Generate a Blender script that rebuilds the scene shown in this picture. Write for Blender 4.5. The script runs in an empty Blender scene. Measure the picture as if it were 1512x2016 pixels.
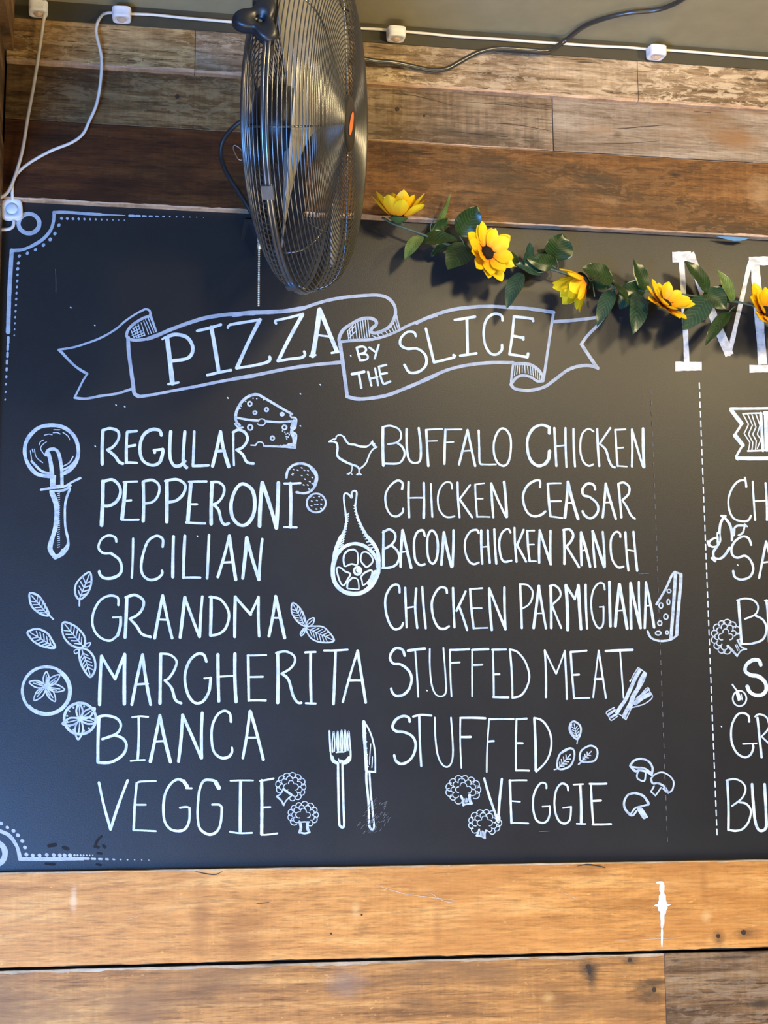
import bpy, math, random
from mathutils import Vector, Matrix, noise
random.seed(7)
SC = bpy.context.scene
COL = SC.collection

# ------------------------------------------------------------------ camera
# focal length in pixels and the two vanishing points of the wall (image taken as 1512 x 2016)
FPX, CX, CY = 3028.0, 756.0, 1008.0
VX = (19500.0, 1391.0)
ex = Vector((VX[0] - CX, VX[1] - CY, FPX)).normalized()
vzx = 650.0
vzy = CY - ((VX[0] - CX) * (vzx - CX) + FPX * FPX) / (VX[1] - CY)
ez = Vector((vzx - CX, vzy - CY, FPX)).normalized()
ey = ez.cross(ex)
CAM = Vector((0.0, -2.75, 1.6))
cam = bpy.data.cameras.new('camera')
cam.sensor_fit = 'VERTICAL'
cam.sensor_height = 36.0
cam.lens = 36.0 * FPX / 2016.0
cam.clip_start = 0.02
camo = bpy.data.objects.new('camera', cam)
COL.objects.link(camo)
camo.matrix_world = Matrix(((ex.x, -ex.y, -ex.z, CAM.x),
                            (ey.x, -ey.y, -ey.z, CAM.y),
                            (ez.x, -ez.y, -ez.z, CAM.z),
                            (0, 0, 0, 1)))
SC.camera = camo

# ------------------------------------------------------------------ light
SC.view_settings.view_transform = 'Standard'
SC.view_settings.look = 'None'
SC.view_settings.gamma = 1.0
SC.view_settings.use_curve_mapping = False
SC.view_settings.exposure = 0.0

world = bpy.data.worlds.new('world')
SC.world = world
world.use_nodes = True
bg = world.node_tree.nodes['Background']
bg.inputs[0].default_value = (1.0, 0.9, 0.8, 1)
bg.inputs[1].default_value = 0.06


def aim(o, target):
    d = Vector(target) - o.location
    o.rotation_euler = d.to_track_quat('-Z', 'Y').to_euler()


def area_light(name, loc, target, sx, sy, energy, color):
    l = bpy.data.lights.new(name, 'AREA')
    l.shape = 'RECTANGLE'
    l.size, l.size_y, l.energy, l.color = sx, sy, energy, color
    o = bpy.data.objects.new(name, l)
    COL.objects.link(o)
    o.location = loc
    aim(o, target)
    return o


def spot_light(name, loc, target, energy, color, angle, blend, radius):
    l = bpy.data.lights.new(name, 'SPOT')
    l.energy, l.color = energy, color
    l.spot_size, l.spot_blend, l.shadow_soft_size = math.radians(angle), blend, radius
    o = bpy.data.objects.new(name, l)
    COL.objects.link(o)
    o.location = loc
    aim(o, target)
    return o


WARM = (1.0, 0.77, 0.40)
COOL = (0.15, 0.40, 1.0)
# warm ceiling lamp of the shop, to the right and in front of the wall
spot_light('warm_ceiling_lamp', (0.90, -1.15, 2.78), (0.75, 0.0, 2.25), 31, WARM, 150, 0.6, 0.07)
spot_light('warm_ceiling_lamp', (1.60, -1.15, 2.76), (1.1, 0.0, 2.25), 34, WARM, 150, 0.6, 0.07)
# another warm lamp further into the room
area_light('warm_room_lamp', (2.0, -2.2, 2.8), (0.8, 0.0, 2.0), 0.8, 0.8, 14, (1.0, 0.77, 0.42))
# daylight from the shop window, low on the left in front of the wall
area_light('window_daylight', (-1.06, -2.65, 0.74), (0.0, 0.0, 1.45), 0.8, 0.9, 165, COOL)
# daylight bounced up from the counter and the floor below the board
area_light('counter_bounce', (0.6, -1.2, 0.2), (0.5, 0.0, 1.3), 2.2, 1.0, 40, (1.0, 0.82, 0.54))


# ------------------------------------------------------------------ helpers
def ray(u, v):
    d = Vector(((u - CX) / FPX, (v - CY) / FPX, 1.0))
    return Vector((ex.dot(d), ey.dot(d), ez.dot(d)))


def P(u, v, Y=0.0):
    """point where the sight line of photo position (u, v) meets the vertical plane y = Y"""
    w = ray(u, v)
    return CAM + w * ((Y - CAM.y) / w.y)


def PZ(u, v, Z):
    w = ray(u, v)
    return CAM + w * ((Z - CAM.z) / w.z)


class MB:
    def __init__(self):
        self.v, self.f, self.m = [], [], []

    def add(self, verts, faces, mi=0):
        b = len(self.v)
        self.v += [tuple(x) for x in verts]
        self.f += [tuple(i + b for i in f) for f in faces]
        self.m += [mi] * len(faces)

    def build(self, name, mats, parent=None, smooth=False, origin=None, label=None):
        me = bpy.data.meshes.new(name)
        o0 = Vector(origin) if origin is not None else Vector((0, 0, 0))
        me.from_pydata([tuple(Vector(x) - o0) for x in self.v], [], self.f)
        if not isinstance(mats, (list, tuple)):
            mats = [mats]
        for m in mats:
            me.materials.append(m)
        me.polygons.foreach_set('material_index', self.m)
        if smooth:
            me.polygons.foreach_set('use_smooth', [True] * len(self.f))
        me.update()
        o = bpy.data.objects.new(name, me)
        COL.objects.link(o)
        o.location = o0
        if parent is not None:
            o.parent = parent
            o.location = o0 - parent.matrix_basis.translation
        if label:
            o['label'] = label
        return o

    def box(self, lo, hi, mi=0):
        x0, y0, z0 = lo
        x1, y1, z1 = hi
        self.add([(x0, y0, z0), (x1, y0, z0), (x1, y1, z0), (x0, y1, z0), (x0, y0, z1), (x1, y0, z1), (x1, y1, z1), (x0, y1, z1)],
                 [(0, 3, 2, 1), (4, 5, 6, 7), (0, 1, 5, 4), (1, 2, 6, 5), (2, 3, 7, 6), (3, 0, 4, 7)], mi)

    def tube(self, pts, r, n=8, mi=0, closed=False, flat=1.0):
        pts = [Vector(p) for p in pts]
        N = len(pts)
        rad = r if isinstance(r, (list, tuple)) else [r] * N
        up = Vector((0.13, -1.0, 0.21)).normalized()
        verts, faces = [], []
        for i, p in enumerate(pts):
            if closed:
                t = pts[(i + 1) % N] - pts[i - 1]
            else:
                t = pts[min(i + 1, N - 1)] - pts[max(i - 1, 0)]
            t.normalize()
            a = t.cross(up)
            if a.length < 1e-4:
                a = t.cross(Vector((1, 0, 0)))
            a.normalize()
            b = t.cross(a)
            for k in range(n):
                th = 2 * math.pi * k / n
                verts.append(p + a * (math.cos(th) * rad[i]) + b * (math.sin(th) * rad[i] * flat))
        for i in range(N if closed else N - 1):
            j = (i + 1) % N
            for k in range(n):
                faces.append((i * n + k, i * n + (k + 1) % n, j * n + (k + 1) % n, j * n + k))
        if not closed:
            faces.append(tuple(range(n))[::-1])
            faces.append(tuple((N - 1) * n + k for k in range(n)))
        self.add(verts, faces, mi)

    def ring(self, c, e1, e2, R, r, n=96, k=6, mi=0):
        a = e1.cross(e2)
        verts, faces = [], []
        for i in range(n):
            t = 2 * math.pi * i / n
            d = e1 * math.cos(t) + e2 * math.sin(t)
            for j in range(k):
                s = 2 * math.pi * j / k
                verts.append(c + d * (R + r * math.cos(s)) + a * (r * math.sin(s)))
        for i in range(n):
            for j in range(k):
                faces.append((i * k + j, ((i + 1) % n) * k + j, ((i + 1) % n) * k + (j + 1) % k, i * k + (j + 1) % k))
        self.add(verts, faces, mi)

    def lathe(self, c, e1, e2, a, prof, n=48, mi=0):
        """prof: list of (radius, height along a)"""
        verts, faces = [], []
        for (r, h) in prof:
            for i in range(n):
                t = 2 * math.pi * i / n
                verts.append(c + (e1 * math.cos(t) + e2 * math.sin(t)) * r + a * h)
        for q in range(len(prof) - 1):
            for i in range(n):
                j = (i + 1) % n
                faces.append((q * n + i, q * n + j, (q + 1) * n + j, (q + 1) * n + i))
        self.add(verts, faces, mi)


def catmull(pts, step, closed=False):
    n = len(pts)
    if n < 3:
        return list(pts)
    out = []
    rng = n if closed else n - 1
    for i in range(rng):
        if closed:
            p0, p1, p2, p3 = pts[i - 1], pts[i], pts[(i + 1) % n], pts[(i + 2) % n]
        else:
            p0, p1, p2, p3 = pts[max(i - 1, 0)], pts[i], pts[i + 1], pts[min(i + 2, n - 1)]
        d = (Vector(p2) - Vector(p1)).length
        m = max(2, int(d / step))
        for k in range(m):
            t = k / m
            out.append(tuple(0.5 * (2 * b + (c - a) * t + (2 * a - 5 * b + 4 * c - d_) * t * t + (3 * b - a - 3 * c + d_) * t ** 3)
                             for a, b, c, d_ in zip(p0, p1, p2, p3)))
    if not closed:
        out.append(tuple(pts[-1]))
    return out


def empty(name, loc, label, cat, group=None):
    o = bpy.data.objects.new(name, None)
    COL.objects.link(o)
    o.empty_display_size = 0.05
    o.location = loc
    o['label'] = label
    o['category'] = cat
    if group:
        o['group'] = group
    return o


# ------------------------------------------------------------------ materials
def nodes(name):
    m = bpy.data.materials.new(name)
    m.use_nodes = True
    nt = m.node_tree
    return m, nt, nt.nodes['Principled BSDF']


def N(nt, typ, **kw):
    n = nt.nodes.new(typ)
    for k, v in kw.items():
        setattr(n, k, v)
    return n


def noise_tex(nt, coord, scale, detail=4, rough=0.6, loc=(0, 0, 0), dist=0.0):
    mp = N(nt, 'ShaderNodeMapping')
    mp.inputs['Scale'].default_value = scale
    mp.inputs['Location'].default_value = loc
    nt.links.new(coord, mp.inputs['Vector'])
    t = N(nt, 'ShaderNodeTexNoise')
    t.inputs['Scale'].default_value = 1.0
    t.inputs['Detail'].default_value = detail
    t.inputs['Roughness'].default_value = rough
    t.inputs['Distortion'].default_value = dist
    nt.links.new(mp.outputs[0], t.inputs['Vector'])
    return t.outputs['Fac']


def ramp(nt, fac, stops):
    r = N(nt, 'ShaderNodeValToRGB')
    el = r.color_ramp.elements
    while len(el) < len(stops):
        el.new(0.5)
    for e, (p, c) in zip(el, stops):
        e.position = p
        e.color = (c, c, c, 1) if isinstance(c, (int, float)) else (*c, 1)
    nt.links.new(fac, r.inputs[0])
    return r.outputs[0]


def mixc(nt, fac, a, b):
    m = N(nt, 'ShaderNodeMix', data_type='RGBA')
    for sock, val in ((m.inputs[0], fac), (m.inputs[6], a), (m.inputs[7], b)):
        if isinstance(val, (int, float)):
            sock.default_value = val
        elif isinstance(val, tuple):
            sock.default_value = (*val, 1)
        else:
            nt.links.new(val, sock)
    return m.outputs[2]


def plain(name, col, rough=0.5, metal=0.0, var=0.06, spec=0.5, vscale=60):
    m, nt, b = nodes(name)
    co = N(nt, 'ShaderNodeTexCoord').outputs['Object']
    f = noise_tex(nt, co, (vscale,) * 3, 3)
    c0 = tuple(max(0, c * (1 - var * 2)) for c in col)
    c1 = tuple(min(1, c * (1 + var * 2)) for c in col)
    nt.links.new(ramp(nt, f, [(0.3, c0), (0.7, c1)]), b.inputs['Base Color'])
    b.inputs['Roughness'].default_value = rough
    b.inputs['Metallic'].default_value = metal
    b.inputs['Specular IOR Level'].default_value = spec
    return m


def N_scale(nt, sock, k):
    m_ = N(nt, 'ShaderNodeMath', operation='MULTIPLY')
    nt.links.new(sock, m_.inputs[0])
    m_.inputs[1].default_value = k
    return m_.outputs[0]


def wood(name, dark, mid, light, seed, stain=None, stain_amt=0.5, peel=None, peel_amt=0.6, saw=0.25, grain=1.0, rough=0.62, streak=0.55, spots=()):
    """old board, grain along world x"""
    m, nt, b = nodes(name)
    co = N(nt, 'ShaderNodeTexCoord').outputs['Object']
    s = (seed * 3.7, seed * 1.3, seed * 7.1)
    g1 = noise_tex(nt, co, (5, 8, 60 * grain), 8, 0.65, s, 0.6)
    g2 = noise_tex(nt, co, (26, 20, 320 * grain), 5, 0.72, s)
    g0 = noise_tex(nt, co, (2.2, 4, 26), 4, 0.55, (s[0] + 3, s[1], s[2] + 6), 0.3)
    gm = N(nt, 'ShaderNodeMath', operation='MULTIPLY_ADD')
    nt.links.new(g0, gm.inputs[0])
    gm.inputs[1].default_value = 0.45
    gs = N(nt, 'ShaderNodeMath', operation='MULTIPLY')
    nt.links.new(g1, gs.inputs[0])
    gs.inputs[1].default_value = 0.55
    nt.links.new(gs.outputs[0], gm.inputs[2])
    c = ramp(nt, gm.outputs[0], [(0.37, dark), (0.50, mid), (0.63, light)])
    sk = noise_tex(nt, co, (9, 14, 190 * grain), 6, 0.7, (s[0] + 7, s[1], s[2] + 3), 0.5)
    c = mixc(nt, ramp(nt, sk, [(0.36, streak), (0.46, 0.0)]), c, tuple(x * 0.45 for x in dark))
    c = mixc(nt, ramp(nt, sk, [(0.58, 0.0), (0.70, streak * 0.6)]), c, tuple(min(1, x * 1.25) for x in light))
    fk = noise_tex(nt, co, (60, 60, 130), 3, 0.6, (s[0] + 2, s[1], s[2] + 1))
    c = mixc(nt, ramp(nt, fk, [(0.66, 0.0), (0.72, 0.45)]), c, tuple(min(1, x * 1.25) for x in light))
    c = mixc(nt, ramp(nt, fk, [(0.28, 0.5), (0.33, 0.0)]), c, dark)
    fib = ramp(nt, g2, [(0.34, 0.55), (0.5, 1.0), (0.7, 1.22)])
    mul = N(nt, 'ShaderNodeMix', data_type='RGBA', blend_type='MULTIPLY')
    mul.inputs[0].default_value = 0.8
    nt.links.new(c, mul.inputs[6])
    nt.links.new(fib, mul.inputs[7])
    c = mul.outputs[2]
    # saw marks across the grain
    sw = noise_tex(nt, co, (150, 10, 9), 4, 0.6, s)
    swr = ramp(nt, sw, [(0.38, 0.72), (0.52, 1.0), (0.68, 1.25)])
    mul2 = N(nt, 'ShaderNodeMix', data_type='RGBA', blend_type='MULTIPLY')
    mul2.inputs[0].default_value = saw
    nt.links.new(c, mul2.inputs[6])
    nt.links.new(swr, mul2.inputs[7])
    c = mul2.outputs[2]
    if stain:
        st = noise_tex(nt, co, (3.2, 5, 9), 5, 0.62, (s[0] + 5, s[1], s[2] + 2), 0.4)
        sf = ramp(nt, st, [(0.48, 0.0), (0.62, stain_amt)])
        c = mixc(nt, sf, c, stain)
    if peel:
        pl = noise_tex(nt, co, (22, 10, 70), 8, 0.75, (s[0] + 9, s[1], s[2] + 4), 0.8)
        pf = ramp(nt, pl, [(0.5, 0.0), (0.56, peel_amt)])
        pr = noise_tex(nt, co, (3.5, 5, 8), 3, 0.5, (s[0] + 1, s[1], s[2] + 8))
        prr = ramp(nt, pr, [(0.38, 0.15), (0.6, 1.0)])
        mm = N(nt, 'ShaderNodeMath', operation='MULTIPLY')
        nt.links.new(pf, mm.inputs[0])
        nt.links.new(prr, mm.inputs[1])
        c = mixc(nt, mm.outputs[0], c, peel)
    # stains with a place of their own on the board: (x, z, half width, half height, strength, colour)
    for q, (px, pz, rx, rz, amt, sc) in enumerate(spots):
        mp = N(nt, 'ShaderNodeMapping')
        mp.inputs['Scale'].default_value = (1 / rx, 0, 1 / rz)
        mp.inputs['Location'].default_value = (-px / rx, 0, -pz / rz)
        nt.links.new(co, mp.inputs['Vector'])
        ln = N(nt, 'ShaderNodeVectorMath', operation='LENGTH')
        nt.links.new(mp.outputs[0], ln.inputs[0])
        jn = noise_tex(nt, co, (45, 20, 120), 5, 0.7, (q * 3.1, seed, q * 1.7))
        ja = N(nt, 'ShaderNodeMath', operation='MULTIPLY_ADD')
        nt.links.new(jn, ja.inputs[0])
        ja.inputs[1].default_value = 1.3
        nt.links.new(ln.outputs['Value'], ja.inputs[2])
        c = mixc(nt, ramp(nt, N_scale(nt, ja.outputs[0], 0.5), [(0.42, amt), (0.82, 0.0)]), c, sc)
    nt.links.new(c, b.inputs['Base Color'])
    b.inputs['Roughness'].default_value = rough
    b.inputs['Specular IOR Level'].default_value = 0.35
    bp = N(nt, 'ShaderNodeBump')
    bp.inputs['Strength'].default_value = 0.35
    bp.inputs['Distance'].default_value = 0.002
    add = N(nt, 'ShaderNodeMath', operation='ADD')
    nt.links.new(g1, add.inputs[0])
    nt.links.new(g2, add.inputs[1])
    nt.links.new(add.outputs[0], bp.inputs['Height'])
    nt.links.new(bp.outputs[0], b.inputs['Normal'])
    return m


M = {}


def spots(Y, *rows):
    out = []
    for (u, v, ru, rv, amt, col) in rows:
        p = P(u, v, Y)
        out.append((p.x, p.z, ru / 1070.0, rv / 1070.0, amt, col))
    return out


SOOT, RUST, UMBER, CHAR = (0.035, 0.025, 0.017), (0.30, 0.12, 0.03), (0.16, 0.075, 0.026), (0.012, 0.008, 0.006)
M['weathered'] = wood('weathered_whitewashed_wood', (0.085, 0.05, 0.022), (0.32, 0.215, 0.12), (0.54, 0.41, 0.27), 1, (0.12, 0.07, 0.034), 0.7, (0.66, 0.52, 0.36), 0.8, 0.35, 1.0, 0.62, 0.95)
M['grey_brown'] = wood('grey_brown_wood', (0.06, 0.030, 0.009), (0.17, 0.092, 0.030), (0.31, 0.195, 0.080), 2, (0.06, 0.027, 0.008), 0.75, (0.38, 0.27, 0.13), 0.4, 0.5, 1.0, 0.62, 0.7)
M['grey_tan'] = wood('grey_tan_wood', (0.07, 0.043, 0.024), (0.20, 0.132, 0.078), (0.34, 0.25, 0.165), 3, (0.10, 0.06, 0.032), 0.6, (0.40, 0.31, 0.22), 0.4, 0.75, spots=spots(-.018, (950, 265, 120, 16, .6, SOOT), (880, 255, 40, 14, .5, SOOT), (1050, 275, 30, 20, .5, SOOT), (940, 205, 40, 18, .5, (0.45, 0.35, 0.23)), (1010, 215, 70, 12, .4, (0.12, 0.07, 0.03))))
M['pale_grey'] = wood('pale_grey_wood', (0.15, 0.10, 0.062), (0.26, 0.195, 0.14), (0.38, 0.305, 0.235), 4, (0.22, 0.12, 0.055), 0.6, (0.42, 0.36, 0.29), 0.3, 0.3, spots=spots(-.020, (1450, 275, 75, 34, .75, (0.26, 0.125, 0.045)), (1215, 265, 12, 10, .5, SOOT), (1180, 255, 60, 18, .4, (0.26, 0.14, 0.06)), (1490, 220, 30, 14, .4, (0.26, 0.14, 0.06))))
M['red_dark'] = wood('dark_red_brown_wood', (0.045, 0.013, 0.003), (0.085, 0.027, 0.006), (0.13, 0.048, 0.012), 5, (0.036, 0.011, 0.003), 0.7, None, 0, 0.3, 0.6, 0.5, 0.6)
M['weathered_brown'] = wood('weathered_brown_wood', (0.08, 0.038, 0.010), (0.37, 0.215, 0.078), (0.62, 0.40, 0.175), 1, (0.13, 0.06, 0.018), 0.75, (0.78, 0.54, 0.25), 0.8, 0.35, 1.0, 0.62, 0.9)
M['red_warm'] = wood('warm_red_brown_wood', (0.06, 0.022, 0.005), (0.125, 0.046, 0.010), (0.22, 0.094, 0.024), 6, (0.05, 0.023, 0.009), 0.85, (0.34, 0.17, 0.06), 0.3, 0.5, 0.7, 0.5, 0.75, spots=spots(-.019, (1170, 355, 60, 16, .55, SOOT), (1120, 385, 50, 30, .4, SOOT), (1330, 345, 14, 6, .9, CHAR), (960, 330, 90, 40, .35, SOOT), (1340, 425, 60, 10, .4, UMBER), (1200, 395, 30, 14, .4, (0.36, 0.20, 0.09)), (1500, 380, 40, 50, .5, (0.42, 0.27, 0.14))))
M['honey'] = wood('honey_pine_wood', (0.46, 0.19, 0.042), (0.64, 0.285, 0.068), (0.80, 0.42, 0.125), 7, (0.50, 0.20, 0.045), 0.5, None, 0, 0.16, 0.8, 0.5, 0.32, spots=spots(-.016, (475, 1860, 60, 70, .55, RUST), (395, 1810, 25, 90, .5, RUST), (1414, 1845, 16, 20, .8, UMBER), (1470, 1838, 34, 14, .8, UMBER), (1160, 1715, 60, 22, .55, RUST), (1390, 1805, 14, 14, .5, (0.85, 0.55, 0.22)), (700, 1790, 10, 24, .4, (0.85, 0.55, 0.22)), (145, 1770, 8, 30, .5, (0.9, 0.68, 0.42)), (1385, 1730, 10, 70, .35, RUST), (860, 1820, 12, 60, .3, RUST)))
M['brown'] = wood('scuffed_brown_wood', (0.22, 0.095, 0.026), (0.46, 0.21, 0.056), (0.66, 0.35, 0.105), 8, (0.24, 0.12, 0.045), 0.7, None, 0, 0.25, 0.9, 0.55, 0.55, spots=spots(-.016, (1160, 1910, 26, 22, .85, SOOT), (1165, 1925, 14, 34, .7, SOOT), (1242, 1892, 22, 12, .8, SOOT), (1275, 1955, 50, 34, .75, SOOT), (1290, 1935, 40, 12, .6, SOOT), (405, 1950, 60, 34, .5, UMBER), (680, 1935, 46, 36, .5, (0.22, 0.17, 0.14)), (830, 1975, 90, 16, .55, UMBER), (1090, 1960, 60, 30, .4, UMBER), (920, 1990, 60, 20, .4, UMBER), (1080, 1965, 16, 14, .5, (0.75, 0.45, 0.15))))
M['taupe'] = wood('taupe_weathered_wood', (0.07, 0.034, 0.013), (0.19, 0.105, 0.045), (0.33, 0.205, 0.098), 9, (0.06, 0.034, 0.018), 0.65, (0.36, 0.27, 0.18), 0.35, 0.4, 1.0, 0.62, 0.85, spots=spots(-.017, (1495, 1975, 40, 12, .8, SOOT), (1440, 1885, 60, 6, .8, SOOT), (1330, 1890, 20, 5, .7, SOOT)))
M['side_wood'] = wood('side_wall_wood', (0.09, 0.045, 0.018), (0.22, 0.12, 0.05), (0.36, 0.21, 0.10), 10, (0.09, 0.05, 0.025), 0.6, (0.36, 0.27, 0.17), 0.4, 0.3)
M['raw_edge'] = wood('raw_cut_wood', (0.30, 0.17, 0.09), (0.50, 0.32, 0.19), (0.66, 0.47, 0.31), 11, None, 0, None, 0, 0.3)
M['pale_edge'] = wood('pale_cut_wood', (0.55, 0.40, 0.24), (0.75, 0.58, 0.38), (0.88, 0.74, 0.54), 12, None, 0, None, 0, 0.2)
M['gap'] = plain('dark_gap', (0.012, 0.010, 0.009), 0.9)
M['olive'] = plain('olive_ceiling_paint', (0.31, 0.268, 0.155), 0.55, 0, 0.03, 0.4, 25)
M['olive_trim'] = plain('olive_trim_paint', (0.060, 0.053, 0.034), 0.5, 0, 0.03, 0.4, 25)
M['knot'] = plain('wood_knot', (0.035, 0.02, 0.012), 0.7)
M['plaster'] = plain('white_filler', (0.85, 0.82, 0.76), 0.8)

# chalkboard paint: dark, slightly bumpy, soft sheen
m, nt, b = nodes('chalkboard_paint')
co = N(nt, 'ShaderNodeTexCoord').outputs['Object']
f1 = noise_tex(nt, co, (6, 6, 6), 5, 0.6)
nt.links.new(ramp(nt, f1, [(0.3, (0.013, 0.013, 0.0135)), (0.7, (0.017, 0.017, 0.017))]), b.inputs['Base Color'])
nt.links.new(ramp(nt, f1, [(0.3, 0.43), (0.7, 0.46)]), b.inputs['Roughness'])
b.inputs["Specular IOR Level"].default_value = 0.5
bp = N(nt, 'ShaderNodeBump')
bp.inputs['Strength'].default_value = 0.16
bp.inputs['Distance'].default_value = 0.001
nt.links.new(noise_tex(nt, co, (420, 420, 420), 2, 0.5), bp.inputs['Height'])
nt.links.new(bp.outputs[0], b.inputs['Normal'])
M['board'] = m


def chalk(name, hi, lo, s=60.0):
    m, nt, b = nodes(name)
    co = N(nt, 'ShaderNodeTexCoord').outputs['Object']
    f = noise_tex(nt, co, (s, s, s * 1.6), 6, 0.7)
    nt.links.new(ramp(nt, f, [(0.36, lo), (0.56, hi)]), b.inputs['Base Color'])
    b.inputs['Roughness'].default_value = 0.75
    b.inputs['Specular IOR Level'].default_value = 0.25
    return m


M['chalk'] = chalk('white_chalk_paint', (0.74, 0.82, 0.84), (0.50, 0.61, 0.69), 26)
M['chalk_soft'] = chalk('soft_grey_chalk_paint', (0.58, 0.67, 0.72), (0.34, 0.42, 0.50), 55)
M['chalk_thin'] = chalk('thin_grey_chalk_paint', (0.46, 0.51, 0.57), (0.33, 0.38, 0.45), 30)
M['chalk_title'] = chalk('brushed_white_chalk', (0.82, 0.82, 0.80), (0.52, 0.53, 0.54), 35)
M['chalk_faint'] = chalk('rubbed_out_chalk', (0.16, 0.16, 0.155), (0.07, 0.07, 0.07), 200)
M['dark_smear'] = chalk('dark_smear', (0.012, 0.012, 0.012), (0.016, 0.016, 0.016), 100)

# ------------------------------------------------------------------ the setting
ZC = P(1106, 74, -0.037).z            # ceiling height
XL = P(4, 450, 0.0).x                 # left wall plane
XR = 2.2


class PX:
    pass


def plank(mb, x0, x1, z0, z1, yf, mi, mi_edge, seed, worn=0.003, yb=0.02, mi_top=None, topworn=0.0):
    """one board: front face with worn lower (and upper) arris, top and underside"""
    n = max(6, int((x1 - x0) / 0.012))
    rows = []
    for i in range(n + 1):
        x = x0 + (x1 - x0) * i / n
        w = worn * (0.55 + 0.9 * abs(noise.noise((x * 9, seed, 0))) + 0.5 * noise.noise((x * 60, seed, 3)))
        wt = topworn * (0.45 + 1.2 * abs(noise.noise((x * 7, seed, 8))) + 0.5 * noise.noise((x * 50, seed, 5)))
        dz = 0.0007 * noise.noise((x * 20, seed, 1))
        rows.append([(x, yb, z0 + dz), (x, yf + w * 0.7, z0 + dz), (x, yf, z0 + w + dz), (x, yf, z1 - wt + dz),
                     (x, yf + max(wt, 0.0006) * 0.7, z1 + dz), (x, yb, z1 + dz)])
    mt = mi_edge if mi_top is None else mi_top
    ids = [mi_edge, mi_edge, mi, mt, mt]
    for q in range(5):
        vv, ff = [], []
        for r in rows:
            vv += [r[q], r[q + 1]]
        for i in range(n):
            ff.append((2 * i, 2 * i + 2, 2 * i + 3, 2 * i + 1))
        mb.add(vv, ff, ids[q])
    mb.add(rows[0], [tuple(range(6))], mi_edge)
    mb.add(rows[-1], [tuple(range(6))[::-1]], mi_edge)


names = ['weathered_brown', 'weathered', 'grey_brown', 'grey_tan', 'pale_grey', 'red_dark', 'red_warm', 'honey', 'brown', 'taupe', 'raw_edge', 'pale_edge', 'gap', 'knot', 'plaster']
IX = {k: i for i, k in enumerate(names)}
Y1, Y2, Y3, YA = -0.034, -0.018, -0.018, -0.016
zt = P(735, 83, -0.037).z
z1 = P(740, 165, Y1).z
z2 = P(740, 276, Y2).z
z3 = P(797, 430, Y3).z
za = P(504, 1710, YA).z
zab = P(504, 1896, YA).z
w, wl, wb = MB(), MB(), MB()
xj = lambda u, v, Y: P(u, v, Y).x
g = 0.0006
plank(w, XL, xj(384, 110, Y1) - g, z1, zt + .02, Y1, IX['weathered_brown'], IX['raw_edge'], 1, 0.006)
plank(w, xj(384, 110, Y1) + g, xj(1255, 140, Y1) - g, z1, zt + .02, Y1, IX['weathered'], IX['raw_edge'], 2, 0.006)
plank(w, xj(1255, 140, Y1) + g, XR, z1, zt + .02, Y1, IX['weathered'], IX['raw_edge'], 3, 0.006)
plank(w, XL, xj(585, 200, Y2) - g, z2, z1 + .01, Y2, IX['grey_brown'], IX['grey_brown'], 4, 0.002)
plank(w, xj(585, 200, Y2) + g, xj(1088, 240, Y2) - g, z2, z1 + .01, Y2, IX['grey_tan'], IX['raw_edge'], 5, 0.003)
plank(w, xj(1088, 240, Y2) + g, XR, z2, z1 + .01, Y2 - .002, IX['pale_grey'], IX['pale_grey'], 6, 0.002)
plank(w, XL, xj(600, 340, Y3) - g, z3, z2 - .0012, Y3, IX['red_dark'], IX['raw_edge'], 7, 0.0035)
plank(w, xj(600, 340, Y3) + g, XR, z3, z2 - .0012, Y3 - .001, IX['red_warm'], IX['raw_edge'], 8, 0.0042, topworn=0.0022)
plank(wl, XL, XR, zab + .0025, za, YA, IX['honey'], IX['gap'], 9, 0.002, 0.02, IX['pale_edge'], 0.003)
plank(wl, XL, xj(1310, 1950, YA) - g, zab - .19, zab - .0025, YA, IX['brown'], IX['raw_edge'], 10, 0.003, 0.02, IX['pale_edge'], 0.006)
plank(wl, xj(1310, 1950, YA) + g, XR, zab - .19, zab - .0022, YA - .001, IX['taupe'], IX['raw_edge'], 11, 0.003, 0.02, IX['taupe'], 0.002)
plank(wl, XL, XR, zab - .40, zab - .193, YA, IX['brown'], IX['raw_edge'], 12)
# backing behind the boards
wb.box((XL - .06, 0.02, zab - .45), (XR, 0.05, ZC + .05), IX['gap'])


def blotch(mb, u, v, ru, rv, Y, mi, n=18, jag=0.25, seed=0):
    pts = []
    for i in range(n):
        t = 2 * math.pi * i / n
        k = 1 + jag * noise.noise((math.cos(t) * 2, math.sin(t) * 2, seed))
        pts.append(P(u + math.cos(t) * ru * k, v + math.sin(t) * rv * k, Y))
    mb.add(pts + [P(u, v, Y)], [(i, n, (i + 1) % n) for i in range(n)], mi)


def crack(mb, pts, wd, Y, mi):
    q = catmull([P(u, v, Y) for u, v in pts], .004)
    n = len(q)
    up, lo = [], []
    for i, p in enumerate(q):
        p = Vector(p)
        k = wd * math.sin(math.pi * (i + .3) / (n + .2)) ** .6 * (.6 + .7 * abs(noise.noise((p.x * 90, p.z * 40, 2))))
        jz = .0006 * noise.noise((p.x * 60, 3, p.z * 9))
        up.append(p + Vector((0, 0, k + jz)))
        lo.append(p - Vector((0, 0, k - jz)))
    mb.add(up + lo, [(i, i + 1, n + i + 1, n + i) for i in range(n - 1)], mi)


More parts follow.
